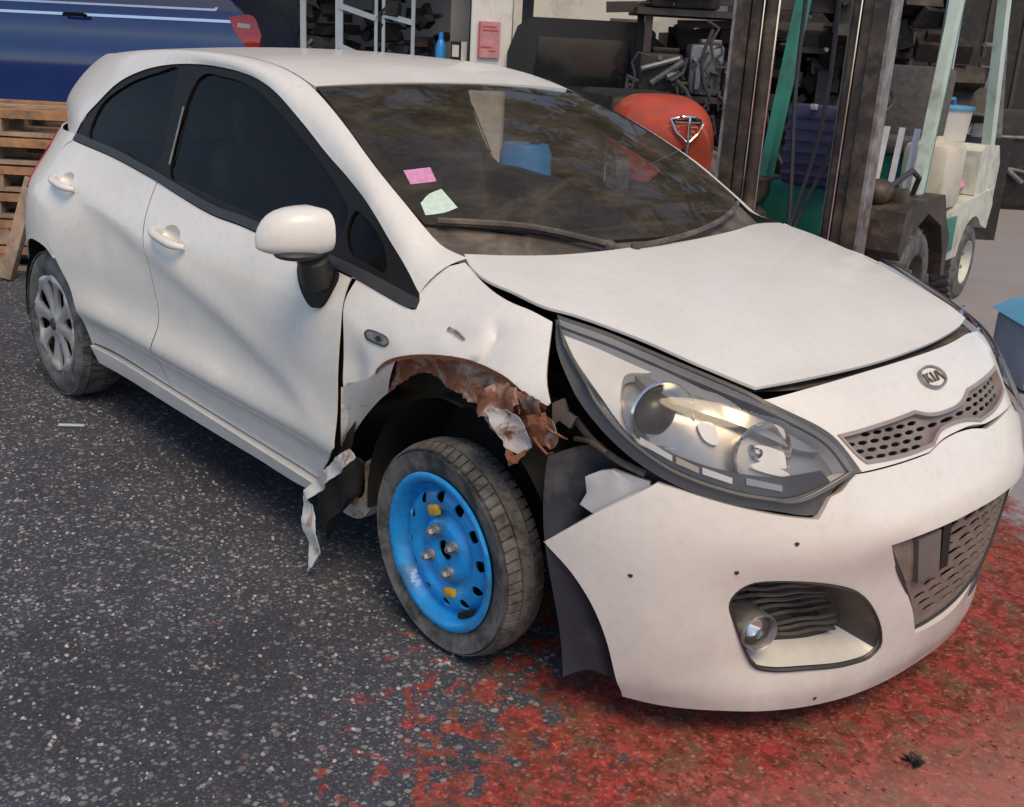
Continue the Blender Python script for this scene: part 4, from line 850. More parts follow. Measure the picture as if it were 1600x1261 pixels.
    return m
gm = ground_mat()
S_ = 300; nb = 8
gv = [(x, y, 0) for x in np.linspace(-S_, S_, nb) for y in np.linspace(-S_, S_, nb)]
tag(mesh_obj('ground', gv, [(i*nb+j, (i+1)*nb+j, (i+1)*nb+j+1, i*nb+j+1) for i in range(nb-1) for j in range(nb-1)], gm, None, False), kind='structure')
# loose grit lying on the asphalt
b = MB()
M['grit'] = mat('pale_grit', (.36, .345, .33), .9, vary=.45, scale=60)
for i in range(2600):
    x = random.uniform(-3.2, 1.3); y = random.uniform(-2.3, -.75)
    if .95*x+.5*y > -.35: continue
    r = random.choice((.0022, .003, .0035, .0045, .006)); k = random.uniform(.6, 1.5); a0 = random.random()*6
    ring = [(x+r*k*cos(a0+q*1.257)*random.uniform(.7, 1.2), y+r*sin(a0+q*1.257)*random.uniform(.7, 1.2), .0003) for q in range(5)]
    topv = [((p[0]-x)*.6+x, (p[1]-y)*.6+y, r*.8*random.uniform(.6, 1)) for p in ring]
    b.add(ring+topv, [(q, (q+1) % 5, 5+(q+1) % 5, 5+q) for q in range(5)]+[(5, 6, 7, 8, 9)])
tag(b.build('grit', 'grit', None, smooth=False), kind='stuff')
# small dark red crumbs and leaves at the front
b = MB()
for i in range(420):
    x = random.gauss(.98, .18); y = random.gauss(-.25, .45)
    if y < -.95 or x < .5: continue
    r = random.uniform(.003, .009); a0 = random.random()*6; z = .0006
    b.add([(x+r*cos(a0), y+r*sin(a0), z), (x+r*.5*cos(a0+1.7), y+r*.5*sin(a0+1.7), z+r*.6), (x-r*cos(a0), y-r*sin(a0), z+.001), (x-r*.5*cos(a0+1.7), y-r*.5*sin(a0+1.7), z+r*.4)], [(0, 1, 2, 3)])
M['crumb'] = mat('red_brown_flakes', (.20, .07, .045), .9, vary=.6, scale=40)
tag(b.build('paint_flakes', 'crumb', None, smooth=False), kind='stuff')
lf = MB(); 
for k in range(7):
    a = k*.9; lf.add([(1.035+.02*cos(a), -.27+.02*sin(a), .003), (1.035+.030*cos(a+.4), -.27+.03*sin(a+.4), .016), (1.035+.012*cos(a+1.1), -.27+.012*sin(a+1.1), .02), (1.035, -.27, .006)], [(0, 1, 2, 3)])
tag(lf.build('dry_leaf', 'scrap', None), 'small crumpled dark leaf on the red ground in front of the bumper', 'leaf')
rd_ = MB().tube([(-2.178, -1.003, .008), (-2.117, -.925, .008)], .007, 8).build('metal_rod', 'rack', None); tag(rd_, 'short pale metal rod lying on the asphalt beside the rear wheel', 'rod')

# pallets, stacked
def pallet(first):
    t = first
    for i, y in enumerate(np.linspace(-.35, .35, 3)): MB().box((0, y, .012), (1.2, .10, .022)).build('bottom_board', 'wood2', t, False)
    for x in (-.5275, 0, .5275):
        for y in (-.35, 0, .35): MB().box((x, y, .023+.030), (.145, .10, .060)).build('block', 'wood2', t, False)
        MB().box((x, 0, .083+.010), (.145, .80, .020)).build('cross_board', 'wood', t, False)
    for i, y in enumerate(np.linspace(-.345, .345, 5)):
        MB().box((0, y+RNG.normal(0, .004), .1035+.024), (1.2+RNG.normal(0, .01), .11, .048 if i in (0, 4) else .024)).build('deck_board', 'wood' if i % 2 == 0 else 'wood2', t, False)
    return t
names = ('bottom pallet of the stack, standing on the asphalt behind the white car', 'second pallet from the bottom of the stack behind the white car', 'third pallet from the bottom of the stack behind the white car', 'third pallet from the top of the stack behind the white car', 'second pallet from the top of the stack behind the white car', 'top pallet of the stack, its grey edge board below the blue car')
p0 = pallet(yard('pallet', names[0], 'pallet', -3.22, 7.0, 0, .02, 'stacked wooden pallets'))
for i in range(1, 6):
    q = dup(p0); q.location = Y(-3.22+random.uniform(-.025, .025), 7.0+random.uniform(-.02, .02), .163*i); q.rotation_euler = (0, 0, YROT+.02+random.uniform(-.03, .03)); q['label'] = names[i]
bmw = tag(MB().box((0, 0, 0), (.075, .075, .62), bev=.008).build('timber_post', 'wood2', None), 'short grey timber leaning against the left end of the pallet stack', 'timber'); bmw.location = Y(-2.98, 6.42, .30); bmw.rotation_euler = (radians(-14), radians(14), YROT)

# blue car behind the pallets
suv = yard('blue_estate_car', 'dark blue estate car parked behind the wooden pallets', 'car', -4.95, 12.3)
prof = [(-2.35, .55), (-2.3, .38), (2.05, .38), (2.22, .50), (2.27, .85), (2.22, 1.38), (2.08, 1.60), (1.75, 1.95), (1.2, 2.02), (-.4, 2.02), (-.95, 1.85), (-1.45, 1.5), (-2.2, 1.38)]
def suv_side(x, z): return -.92+.03*((z-.9)/.5)**2*(z > .9)+.10*np.maximum(0, z-1.52)/.5+.02*np.exp(-((z-1.28)/.03)**2)-.03*np.exp(-((z-1.05)/.25)**2)
def SUVS(x, z): return x, suv_side(x, z), z
pr = chain(*[[prof[i], prof[(i+1) % len(prof)]] for i in range(len(prof))], step=.12)
wins = [[(-.9, 1.62), (.22, 1.625), (.22, 1.93), (-.45, 1.93)], [(.30, 1.625), (1.05, 1.63), (1.05, 1.93), (.30, 1.93)], [(1.13, 1.63), (1.70, 1.64), (1.78, 1.70), (1.62, 1.90), (1.13, 1.93)]]
bw = []
for w_ in wins: bw.append(chain(*[[w_[i], w_[(i+1) % len(w_)]] for i in range(len(w_))], step=.1))
arch = [(-1.45+.38*cos(a), .42+.38*sin(a)) for a in np.linspace(0, 2*pi, 25)[:-1]], [(1.35+.38*cos(a), .42+.38*sin(a)) for a in np.linspace(0, 2*pi, 25)[:-1]]
bd = panel('body_side', SUVS, pr, 'navy', suv, holes=bw, res=.09, thick=.05)
for w_ in bw:
    g_ = panel('side_window', SUVS, inset(w_, -.005), 'dark_glass', suv, off=-.02, thick=0, res=.2)
MB().prism([(x*.995, z*.995) for x, z in prof], -.84, .92, 'y').build('body_shell', 'navy', suv)
panel('window_chrome', SUVS, [(-1.0, 1.592), (1.80, 1.608), (1.86, 1.70), (1.84, 1.71), (1.78, 1.628), (-1.0, 1.612)], 'chrome', suv, off=.012, thick=.012, res=.2)
panel('belt_moulding', SUVS, [(-1.4, 1.485), (2.0, 1.505), (2.0, 1.53), (-1.4, 1.51)], 'chrome', suv, off=.012, thick=.015, res=.2)
panel('sill_cladding', SUVS, [(-2.2, .40), (2.05, .40), (2.15, .62), (-2.25, .62)], 'plastic', suv, off=.012, thick=.02, res=.2)
for x in (.42, -.62): MB().tube([(x-.11, -.93, 1.50), (x-.09, -.97, 1.51), (x+.09, -.97, 1.51), (x+.11, -.93, 1.50)], .017, 8).build('door_handle', 'black_gloss', suv)
for x in (.25, 1.18, -.95): panel('door_seam', SUVS, [(x, .66), (x+.008, .66), (x+.008, 1.48), (x, 1.48)], 'black', suv, off=.002, thick=0, res=.3)
lampo = chain([(1.93, 1.56), (2.0, 1.42), (2.10, 1.30)], [(2.10, 1.30), (2.22, 1.28), (2.26, 1.40)], [(2.26, 1.40), (2.17, 1.58), (1.93, 1.56)], step=.05)
tl_ = panel('tail_light', SUVS, lampo, 'light_red', suv, off=.014, thick=.1, res=.05)
panel('reversing_lens', SUVS, [(2.02, 1.47), (2.14, 1.46), (2.15, 1.50), (2.02, 1.51)], 'tub', tl_, off=.018, thick=.01, res=.1)
for x in (-1.45, 1.35):
    wv = MB().lathe([(0, -.90), (.20, -.92), (.22, -.95), (.34, -.94), (.34, -.72), (0, -.72)], 32, 'y', (x, 0, .34)).build('wheel', 'rubber', suv)

# building at the left: open bay with a rack, white pier with a notice
bay = yard('workshop_building', 'dark open workshop bay behind the white car with a white pier', 'building', 0, 0)
MB().box((-4.2, 15.2, 2.0), (7.2, .25, 4.0)).build('back_wall', 'wall_grey', bay, False)
MB().box((-4.2, 12.45, 3.25), (7.2, 5.2, .25)).build('roof', 'wall_grey', bay, False)
MB().box((-7.9, 12.5, 1.6), (.25, 5.2, 3.2)).build('side_wall', 'wall_grey', bay, False)
pier = MB().box((-.36, 10.3, 1.65), (.36, .5, 3.3), bev=.01).build('pier', 'wall_white', bay, False)
MB().box((-.66, 10.62, 1.65), (.17, .3, 3.3)).build('door_jamb', 'wall_grey', bay, False)
nt = yard('wall_notice', 'faded pink and red notice on the white pier', 'notice', -.375, 10.03)
MB().box((0, 0, 1.49), (.19, .012, .30)).build('sheet', 'poster', nt, False)
for k, (zz, ww) in enumerate(((1.60, .12), (1.57, .14), (1.43, .10), (1.40, .06))): MB().box((-.01*k*(-1)**k, -.008, zz), (ww, .004, .012)).build('printed_line', 'poster_red', nt, False)
MB().box((-.085, -.008, 1.49), (.014, .004, .29)).build('red_edge', 'poster_red', nt, False)
rk = yard('storage_rack', 'pale steel storage rack with slanted braces inside the workshop bay', 'rack', -1.55, 10.9)
for x, w_ in ((-.62, .055), (-.28, .07), (.07, .03), (.14, .03), (.42, .035)):
    MB().box((x, 0, 1.3), (w_, .05, 2.6)).build('upright', 'rack', rk, False)
for a, b_ in (((-.28, -.03, 1.72), (.07, -.03, 1.62)), ((.14, -.03, 1.66), (.42, -.03, 1.60)), ((-.28, -.03, 1.36), (.05, -.03, 1.24))): MB().bar(a, b_, .03, .05).build('brace', 'rack', rk, False)
for z in (.55, 1.12, 2.1): MB().box((-.1, .4, z), (1.3, .8, .04)).build('shelf', 'rack_dark', rk, False)
def part_box(name, label, cat, r, d, z, dims, m, group=None, rz=0.):
    t = yard(name, label, cat, r, d, z, rz, group)
    MB().box((0, 0, dims[2]/2), dims, bev=min(dims)*.12).build('body', m, t)
    MB().box((dims[0]*.1, -dims[1]*.1, dims[2]+.02), (dims[0]*.6, dims[1]*.6, .04), bev=.01).build('cover', m, t)
    b = MB()
    for k in range(4): b.tube([(random.uniform(-.4, .4)*dims[0], -dims[1]*.5, random.uniform(.2, .9)*dims[2]), (random.uniform(-.5, .5)*dims[0], -dims[1]*.5-.05, random.uniform(.1, .9)*dims[2])], random.uniform(.012, .03), 8)
    b.build('ports', 'scrap2', t); return t
part_box('engine_block', 'dark engine block at the left end of the storage rack', 'engine part', -2.05, 11.2, 1.14, (.42, .4, .30), 'scrap')
part_box('gearbox', 'dull alloy gearbox on the rack shelf between the pale uprights', 'engine part', -1.75, 11.0, 1.14, (.3, .3, .14), 'scrap2')
part_box('cylinder_head', 'dark cylinder head on the right half of the rack shelf', 'engine part', -1.15, 11.3, 1.14, (.5, .4, .26), 'scrap')
bt = yard('spray_bottle', 'blue bottle standing left of the white pier', 'bottle', -.82, 10.35)
MB().box((0, 0, .6), (.30, .3, 1.2)).build('stand', 'scrap', bt, False)
MB().lathe([(0, 1.2), (.045, 1.2), (.05, 1.24), (.05, 1.40), (.03, 1.46), (.022, 1.47), (.022, 1.53), (0, 1.53)], 20, 'z').build('bottle', 'bucket', bt)
ct = yard('boxed_tin', 'small dark box with a pale label beside the blue bottle', 'box', -.655, 10.25)
MB().box((0, 0, .64), (.2, .2, 1.28)).build('plinth', 'scrap', ct, False); MB().box((-.02, 0, 1.37), (.09, .12, .18)).build('box', 'black', ct, False)
MB().box((-.02, -.063, 1.38), (.06, .006, .10)).build('label', 'tub', ct, False); MB().box((.055, 0, 1.37), (.05, .12, .18)).build('sleeve', 'wall_white', ct, False)
# white yard wall far behind on the right
yw = yard('yard_wall', 'sunlit white wall behind the scrap and the forklift', 'wall', 0, 0)
MB().box((3.2, 14.6, 1.5), (7.4, .25, 3.0)).build('wall_face', 'wall_white', yw, False); MB().box((3.2, 14.6, 3.04), (7.5, .4, .08)).build('coping', 'wall_grey', yw, False)

sh = yard('dark_shed', 'dark brown shed behind the forklift seat', 'shed', 0, 0)
MB().box((4.6, 13.0, 1.6), (4.6, 1.6, 3.2)).build('shed_wall', 'scrap', sh, False); MB().box((4.6, 12.9, 3.25), (4.9, 2.0, .1)).build('shed_roof', 'rack_dark', sh, False)
for k in range(12): MB().box((2.5+.38*k, 12.19, 1.6), (.04, .02, 3.1)).build('batten', 'rack_dark', sh, False)
ctn = yard('scrap_container', 'dark steel scrap container behind the forklift mast', 'container', 2.15, 12.2)
MB().box((0, 0, .85), (1.5, 1.2, 1.6)).build('container_body', 'scrap', ctn, False)
for k in range(6): MB().box((-.65+.26*k, -.615, .85), (.07, .03, 1.55)).build('rib', 'rack_dark', ctn, False)
MB().box((0, -.6, 1.66), (1.56, .1, .06)).build('rim', 'rack_dark', ctn, False)
# dark van and scrap stands
van = yard('black_van', 'black van with a rounded roof edge behind the white pier and orange car', 'van', .45, 10.3)
vp = [(-.62, .35), (.62, .35), (.66, 1.1), (.62, 1.62), (.52, 1.70), (-.46, 1.70), (-.58, 1.62), (-.66, 1.4), (-.66, .6)]
MB().prism(vp, -.3, 3.2, 'y').build('body', 'van_dark', van)
MB().prism([(x*.78, 1.20+(z-1.2)*.9) for x, z in [(-.55, 1.15), (.55, 1.15), (.52, 1.58), (-.50, 1.58)]], -.315, -.29, 'y').build('rear_window', 'dark_glass', van)
for s in (-1, 1):
    MB().box((s*.56, -.31, .95), (.09, .03, .34), bev=.01).build('tail_light', 'scrap', van)
    MB().lathe([(0, -.11), (.31, -.11), (.33, -.08), (.33, .08), (0, .11)], 24, 'x', (s*.55, .5, .33)).build('wheel', 'rubber', van)
MB().box((0, -.36, .45), (1.24, .14, .16), bev=.03).build('bumper', 'plastic', van)
MB().box((.0, -.315, 1.05), (.12, .03, .03)).build('door_handle', 'scrap2', van)
st2 = yard('scrap_stand', 'dark steel stand heaped with car parts between the van and the mast', 'stand', 1.35, 9.6)
for x in (-.42, .46):
    for y in (-.3, .4): MB().box((x, y, .9), (.06, .06, 1.8)).build('leg', 'rack_dark', st2, False)
for z in (.55, 1.12, 1.78): MB().box((0, .05, z), (1.05, .85, .05)).build('shelf', 'rack_dark', st2, False)
for i, (r, z, dm, m_, lb_) in enumerate(((1.05, 1.15, (.36, .4, .32), 'scrap', 'dark engine on the middle shelf of the scrap stand, left end'), (1.42, 1.15, (.28, .3, .40), 'scrap2', 'pale alloy casting on the middle shelf of the scrap stand'), (1.68, 1.15, (.26, .36, .28), 'scrap', 'dark pump on the middle shelf of the scrap stand, right end'), (1.2, 1.81, (.55, .4, .22), 'scrap', 'dark bumper pile on top of the scrap stand'))):
    part_box('engine_part', lb_, 'engine part', r, 9.4, z, dm, m_)
def tyre_thing(label, r, d, z, rot, group=None):
    t = yard('loose_tyre', label, 'tyre', r, d, z, 0, group); t.rotation_euler = (rot[0], rot[1], YROT+rot[2])
    MB().lathe([(.19, -.08), (.20, -.1), (.29, -.095), (.31, -.07), (.31, .07), (.29, .095), (.20, .1), (.19, .08)], 32, 'y', closed=True).build('tread', 'rubber', t); return t
tyre_thing('loose tyre leaning against the scrap stand behind the orange car', .95, 9.05, .31, (.15, 0, .3))
hs = MB()
for k in range(26):
    x, z = random.uniform(.75, 1.85), random.uniform(.9, 1.75); p = [Y(x, 9.1+random.uniform(-.1, .3), z)]
    for q in range(5): p.append(p[-1]+RH*random.uniform(-.10, .10)+Vector((0, 0, random.uniform(-.16, .06)))+DH*random.uniform(-.04, .04))
    hs.tube([tuple(v) for v in p], random.uniform(.008, .022), 6)
tag(hs.build('scrap_hoses', 'pipe', None), kind='stuff')
hs = MB()
for k in range(90):
    c = Y(random.uniform(.7, 2.6), random.uniform(9.8, 11.5), random.uniform(.1, 1.75)); R = Matrix.Rotation(random.random()*6, 3, 'Z') @ Matrix.Rotation(random.random()*2, 3, 'X')
    hs.box(c, (random.uniform(.08, .4), random.uniform(.05, .3), random.uniform(.03, .22)), R)
tag(hs.build('scrap_heap', 'scrap', None, False), kind='stuff')
hs = MB()
for k in range(90):
    c = Y(random.uniform(.85, 1.75), random.uniform(9.25, 9.6), random.choice((1.17, 1.2, 1.24, .6, .64, 1.84))); R = Matrix.Rotation(random.random()*6, 3, 'Z') @ Matrix.Rotation(random.random()*3, 3, 'X'); u_ = R @ Vector((random.uniform(.02, .12), 0, 0))
    hs.tube([c-u_, c+u_], random.uniform(.004, .016), 6)
tag(hs.build('scrap_fittings', 'scrap2', None), kind='stuff')
hs = MB()
for k in range(60):
    c = Y(random.uniform(-2.3, -.9), random.uniform(10.9, 11.8), random.uniform(1.1, 1.9)); R = Matrix.Rotation(random.random()*6, 3, 'Z') @ Matrix.Rotation(random.random()*3, 3, 'X')
    hs.box(c, (random.uniform(.05, .3), random.uniform(.04, .15), random.uniform(.02, .12)), R)
tag(hs.build('rack_clutter', 'scrap', None, False), kind='stuff')
cn = yard('canopy_frame', 'dark steel canopy frame above the van and scrap stand', 'canopy', 0, 0)
for (a, b_, w_) in (((-.1, 10.0, 1.98), (2.9, 10.0, 1.93), .13), ((.6, 9.6, 1.80), (1.5, 9.6, 1.86), .07), ((1.2, 9.6, 1.70), (2.4, 9.6, 1.74), .05)): MB().bar(a, b_, w_, w_*1.2).build('beam', 'rack_dark', cn, False)
for x in (-.05, 2.7): MB().box((x, 10.2, 1.0), (.1, .1, 2.0)).build('post', 'rack_dark', cn, False)

# orange car nose with a pointed chrome grille
oc = yard('orange_car', 'small faded orange car front with a pointed chrome framed grille beside the mast', 'car', .90, 7.45, .44, .22); oc.scale = (.62, .62, .64)
oct_ = yard('dark_crate', 'dark wooden crate under the small orange car', 'crate', .92, 7.7, 0, .22)
for z in (.06, .18, .30): MB().box((0, 0, z), (.86, 1.1, .10)).build('crate_board', 'rack_dark', oct_, False)
MB().box((0, 0, .385), (.88, 1.12, .05)).build('crate_top', 'rack_dark', oct_, False)
def OZ(x, y): return None
yy = np.linspace(0, 1, 15); rings = []
for t in yy:       # from nose to scuttle, along +y
    w_ = .30+.24*min(1, t*2.2)**.7; zt = .92+.30*math.sin(min(1, t*1.15+.10)*pi*.5); zb = .40
    rings.append([(w_*abs(cos(a))**.55*(1 if cos(a) > 0 else -1), -.55+.85*t-.12*(1-abs(cos(a)))*(t < .1), zb+(zt-zb)*max(0, sin(a))**.55) for a in np.linspace(pi, 0, 21)])
n = 21; V = [p for r in rings for p in r]+[(0, -.66, .75)]
F = [(i*n+k, i*n+k+1, (i+1)*n+k+1, (i+1)*n+k) for i in range(14) for k in range(n-1)]+[(k+1, k, len(V)-1) for k in range(n-1)]
MB().add(V, F).build('body', 'orange', oc)
ws_ = [(-.48, .66, 1.20), (.48, .66, 1.20), (.38, 1.05, 1.62), (-.38, 1.05, 1.62)]
MB().box((0, 1.05, .80), (1.04, 1.5, .8), bev=.12).build('cabin', 'scrap', oc)
b = MB(); gp = [(-.15, -.63, 1.02), (-.05, -.655, 1.05), (.12, -.655, 1.05), (.20, -.63, .99), (.15, -.66, .90), (.03, -.70, .80), (-.09, -.66, .90), (-.15, -.63, 1.02)]; b.tube(gp, .014, 8); b.tube([(.03, -.70, 1.05), (.03, -.72, .80), (.03, -.70, .55)], .012, 8); b.build('grille_surround', 'chrome', oc)
b = MB(); b.add([(-.14, -.625, 1.01), (.11, -.635, 1.04), (.19, -.615, .99), (.03, -.66, .80)], [(0, 1, 2, 3)]); b.build('grille_mesh', 'plastic', oc)
for k in range(4): MB().bar((-.11+.02*k, -.655, 1.0-.045*k), (.16-.025*k, -.655, 1.0-.045*k), .008).build('grille_bar', 'rack', oc, False)
for x in (-.52, .50):
    w_ = MB().lathe([(0, -.10), (.17, -.10), (.185, -.085), (.27, -.08), (.28, -.05), (.28, .06), (0, .08)], 28, 'x', (x, -.12, .42)).build('wheel', 'rubber', oc)
    MB().lathe([(0, -.115 if x < 0 else .115), (.10, -.11 if x < 0 else .11), (.13, -.1 if x < 0 else .10)], 24, 'x', (x, -.12, .42)).build('hub_cap', 'chrome', w_)
MB().box((0, .2, .30), (.8, 1.4, .2)).build('chassis', 'black', oc, False)

# blue drum beyond the far window of the white car
dr = yard('blue_drum', 'bright blue plastic drum seen through the windscreen and open far window', 'drum', -.0, 6.47)
MB().lathe([(0, .0), (.14, 0), (.155, .02), (.155, .31), (.163, .33), (.155, .35), (.155, .64), (.163, .66), (.155, .68), (.15, .90), (.13, .95), (0, .95)], 36, 'z').build('drum_body', 'bucket', dr)
MB().lathe([(0, .95), (.03, .95), (.03, .98), (0, .98)], 16, 'z', (.05, 0, 0)).build('bung', 'plastic', dr)

# forklift
fk = thing('forklift', 'green and cream forklift truck with a tall greasy steel mast', 'forklift', Y(1.78, 6.50), 0)
hd = RH*-.58+DH*-.815; fk.rotation_euler = (0, 0, math.atan2(hd.y, hd.x))
def fwheel(x, y, r, w_, name='wheel'):
    s = 1 if y > 0 else -1
    t = MB(); t.lathe([(r*.55, s*w_*.5), (r*.62, s*w_*.56), (r*.92, s*w_*.5), (r, s*w_*.36), (r, -s*w_*.36), (r*.92, -s*w_*.5), (r*.55, -s*w_*.5)], 40, 'y', (x, y, r))
    for k in range(26):
        a = 2*pi*k/26; t.box((x+r*cos(a), y, r+r*sin(a)), (.022, w_*.8, r*.10), Matrix.Rotation(-a, 3, 'Y') @ Matrix.Rotation(.35, 3, 'X'))
    o = t.build(name, 'rubber', fk)
    MB().lathe([(0, s*w_*.30), (r*.18, s*w_*.32), (r*.22, s*w_*.2), (r*.45, s*w_*.22), (r*.55, s*w_*.52), (r*.60, s*w_*.53), (r*.56, s*w_*.3)], 30, 'y', (x, y, r)).build('rim', 'fork_cream' if x < -.5 else 'mast', o)
    for k in range(5): a = 2*pi*k/5; MB().tube([(x+r*.3*cos(a), y+s*w_*.20, r+r*.3*sin(a)), (x+r*.3*cos(a), y+s*w_*.33, r+r*.3*sin(a))], .014, 6).build('wheel_nut', 'steel', o)
for s in (-1, 1): fwheel(0, s*.47, .31, .20); fwheel(-1.38, s*.43, .25, .16)
for s in (-1, 1):
    arc = [(.40*cos(a), .31+.42*sin(a)) for a in np.linspace(-.15, pi*.62, 14)]; arc = [(.46, .30)]+arc[1:]
    top_ = [(.30, .66), (.16, .80), (-.26, .80), (-.38, .70), (-.50, .56), (-.54, .30), (-.47, .30)]
    o_ = [(-.47, .30), (-.54, .30), (-.52, .54), (-.40, .64), (-.28, .80), (.22, .80), (.42, .76), (.46, .55), (.40, .50), (.30, .62), (.0, .72), (-.30, .62), (-.42, .45)]
    MB().prism(o_, s*.36, s*.60, 'y').build('front_mudguard', 'mast', fk, False)
MB().box((-.62, 0, .52), (1.0, .62, .40), bev=.03).build('chassis', 'fork_green', fk)
MB().box((-.10, 0, .62), (.16, .95, .34), bev=.02).build('front_bulkhead', 'fork_green', fk)
MB().box((-.02, -.09, 1.02), (.14, .40, .46), bev=.03).build('instrument_cowl', 'purple', fk)
for k in range(6): MB().box((.054, -.09, .86+.065*k), (.012, .38, .02)).build('cowl_rib', 'purple', fk, False)
MB().box((-.52, .0, .745), (.75, .92, .05), bev=.01).build('floor_plate', 'fork_green', fk)
cw = [(-.95, .36), (-.98, .74), (-1.05, .78), (-1.72, .80), (-1.80, .74), (-1.78, .52), (-1.66, .38), (-1.60, .34), (-1.38+.30, .34)]
o_ = [(-.70, .33), (-.66, .62), (-.90, .66), (-1.76, .72), (-1.82, .60), (-1.76, .44)]+[(-1.38+.31*cos(a), .25+.31*sin(a)) for a in np.linspace(2.3, .55, 9)]+[(-1.08, .33)]
for s in (-1, 1): MB().prism(o_, s*.18, s*.52, 'y').build('side_skirt', 'fork_cream', fk, angle=25)
MB().box((-.80, -.525, .50), (.22, .012, .22), bev=.004).build('step_recess', 'fork_green', fk)
MB().box((-.80, .525, .50), (.22, .012, .22), bev=.004).build('step_recess', 'fork_green', fk)
MB().prism([(-1.35, .70), (-1.35, .98), (-1.45, 1.02), (-1.80, 1.0), (-1.90, .88), (-1.88, .55), (-1.78, .46)], -.50, .50, 'y').build('counterweight', 'fork_cream', fk, angle=25)
MB().box((-1.0, .08, .86), (.62, .62, .24), bev=.03).build('engine_cover', 'fork_green', fk)
MB().box((-.86, .08, 1.01), (.44, .46, .10), bev=.03).build('seat', 'seat', fk); MB().box((-1.10, .08, 1.26), (.12, .46, .46), Matrix.Rotation(radians(-10), 3, 'Y'), bev=.04).build('seat_back', 'seat', fk)
R = Matrix.Rotation(radians(38), 3, 'Y'); b = MB(); b.lathe([(.16+.014*cos(t), .014*sin(t)) for t in np.linspace(0, 2*pi, 9)[:-1]], 28, 'z', closed=True); b.box((0, 0, 0), (.31, .02, .015)); b.box((0, 0, 0), (.02, .31, .015)); b.v = [tuple(R @ Vector(v)+Vector((-.38, .02, 1.27))) for v in b.v]; b.build('steering_wheel', 'plastic', fk)
MB().tube([(-.38, .02, 1.27), (-.12, .02, 1.0)], .03, 8).build('steering_column', 'plastic', fk)
for k in range(3): MB().bar((-.22, .20+.09*k, .76), (-.42, .16+.09*k, 1.14), .035, .012).build('control_lever', 'rack', fk, False)
for s in (-1, 1):
    MB().bar((-.14, s*.47, .70), (-.42, s*.45, 2.10), .055, .085).build('guard_pillar', 'fork_pale' if s > 0 else 'fork_green', fk, False)
    MB().bar((-.185, s*.47, .70), (-.465, s*.45, 2.10), .040, .09).build('guard_pillar_shade', 'fork_green', fk, False)  # green bar painted in as the shaded side of the pillar
    MB().bar((-1.62, s*.47, .95), (-1.36, s*.45, 2.10), .06, .085).build('guard_pillar', 'fork_pale', fk, False)
    MB().bar((-.42, s*.45, 2.12), (-1.36, s*.45, 2.12), .06, .06).build('guard_rail', 'fork_pale', fk, False)
for k in range(6): MB().bar((-.50-.16*k, -.44, 2.13), (-.50-.16*k, .44, 2.13), .035, .04).build('guard_bar', 'fork_green', fk, False)
for s in (-1, 1):
    b = MB(); b.prism([(.48, s*.41), (.62, s*.41), (.62, s*.335), (.605, s*.335), (.605, s*.395), (.495, s*.395), (.495, s*.335), (.48, s*.335)], .08, 2.35, 'z'); o = b.build('mast_channel', 'mast', fk, False)
    MB().box((.55, s*.4215, 1.2), (.13, .020, 2.2)).build('channel_face', 'mast_lit', o, False)  # paler face painted in for the sunlit side of the channel
    b = MB(); b.prism([(.50, s*.33), (.60, s*.33), (.60, s*.275), (.588, s*.275), (.588, s*.318), (.512, s*.318), (.512, s*.275), (.50, s*.275)], .12, 2.3, 'z'); b.build('inner_channel', 'mast', fk, False)
    MB().tube([(.55, s*.24, .2), (.55, s*.24, 1.9)], .038, 12).build('lift_cylinder', 'mast', fk)
    MB().tube([(.55, s*.20, 1.9), (.55, s*.20, .5)], .006, 6).build('lift_chain', 'chrome', fk); MB().tube([(.60, s*.262, 2.3), (.60, s*.262, .4)], .005, 6).build('lift_chain', 'chrome', fk)
for z in (.22, 1.95): MB().box((.56, 0, z), (.06, .80, .09)).build('mast_crossbar', 'mast', fk, False)
for z in (.18, .48): MB().box((.66, 0, z), (.04, .86, .09)).build('carriage_bar', 'mast', fk, False)
for s in (-1, 1): MB().add([(.69, s*.22-.05, .52), (.69, s*.22+.05, .52), (.73, s*.22+.05, .52), (.73, s*.22-.05, .52), (.69, s*.22-.05, .06), (.69, s*.22+.05, .06), (.73, s*.22+.05, .10), (.73, s*.22-.05, .10), (1.45, s*.22-.05, .06), (1.45, s*.22+.05, .06), (1.45, s*.22+.04, .075), (1.45, s*.22-.04, .075)], [(0, 1, 2, 3), (0, 4, 5, 1), (3, 2, 6, 7), (1, 5, 6, 2), (0, 3, 7, 4), (4, 8, 9, 5), (7, 6, 10, 11), (5, 9, 10, 6), (4, 7, 11, 8), (8, 11, 10, 9)]).build('fork', 'mast', fk, False)
for y0, y1 in ((.08, -.03), (-.10, -.04), (.18, .0)): MB().tube(catmull([(.45, y0, 1.95), (.42, y0, 1.3), (.40, (y0+y1)/2, .9), (.42, y1, .62), (.45, y1, .5)], .1), .012, 6).build('hydraulic_hose', 'pipe', fk)
for y0 in (-.12, .04, .16): MB().box((.07, y0, 1.24), (.03, .04, .035), bev=.006).build('gauge', 'rack', fk)
b = MB(); b.ball((.30, .40, .84), (.10, .08, .07)); b.box((.22, .48, .80), (.12, .1, .12), bev=.02); b.build('tilt_cylinder', 'mast', fk)
MB().tube([(.28, .44, .86), (.10, .50, .95), (-.05, .50, .90), (-.10, .46, .78)], .016, 8).build('tilt_hose', 'pipe', fk)
cy = fk.matrix_world
def on_fork(name, label, cat, p, rz=0.):
    m_ = Matrix.Rotation(fk.rotation_euler.z, 4, 'Z'); q = Vector(fk.location)+(m_ @ Vector(p)); return thing(name, label, cat, q, fk.rotation_euler.z+rz)
jc = on_fork('canister', 'yellowed plastic canister on the side step of the forklift', 'canister', (-.72, .38, .66))
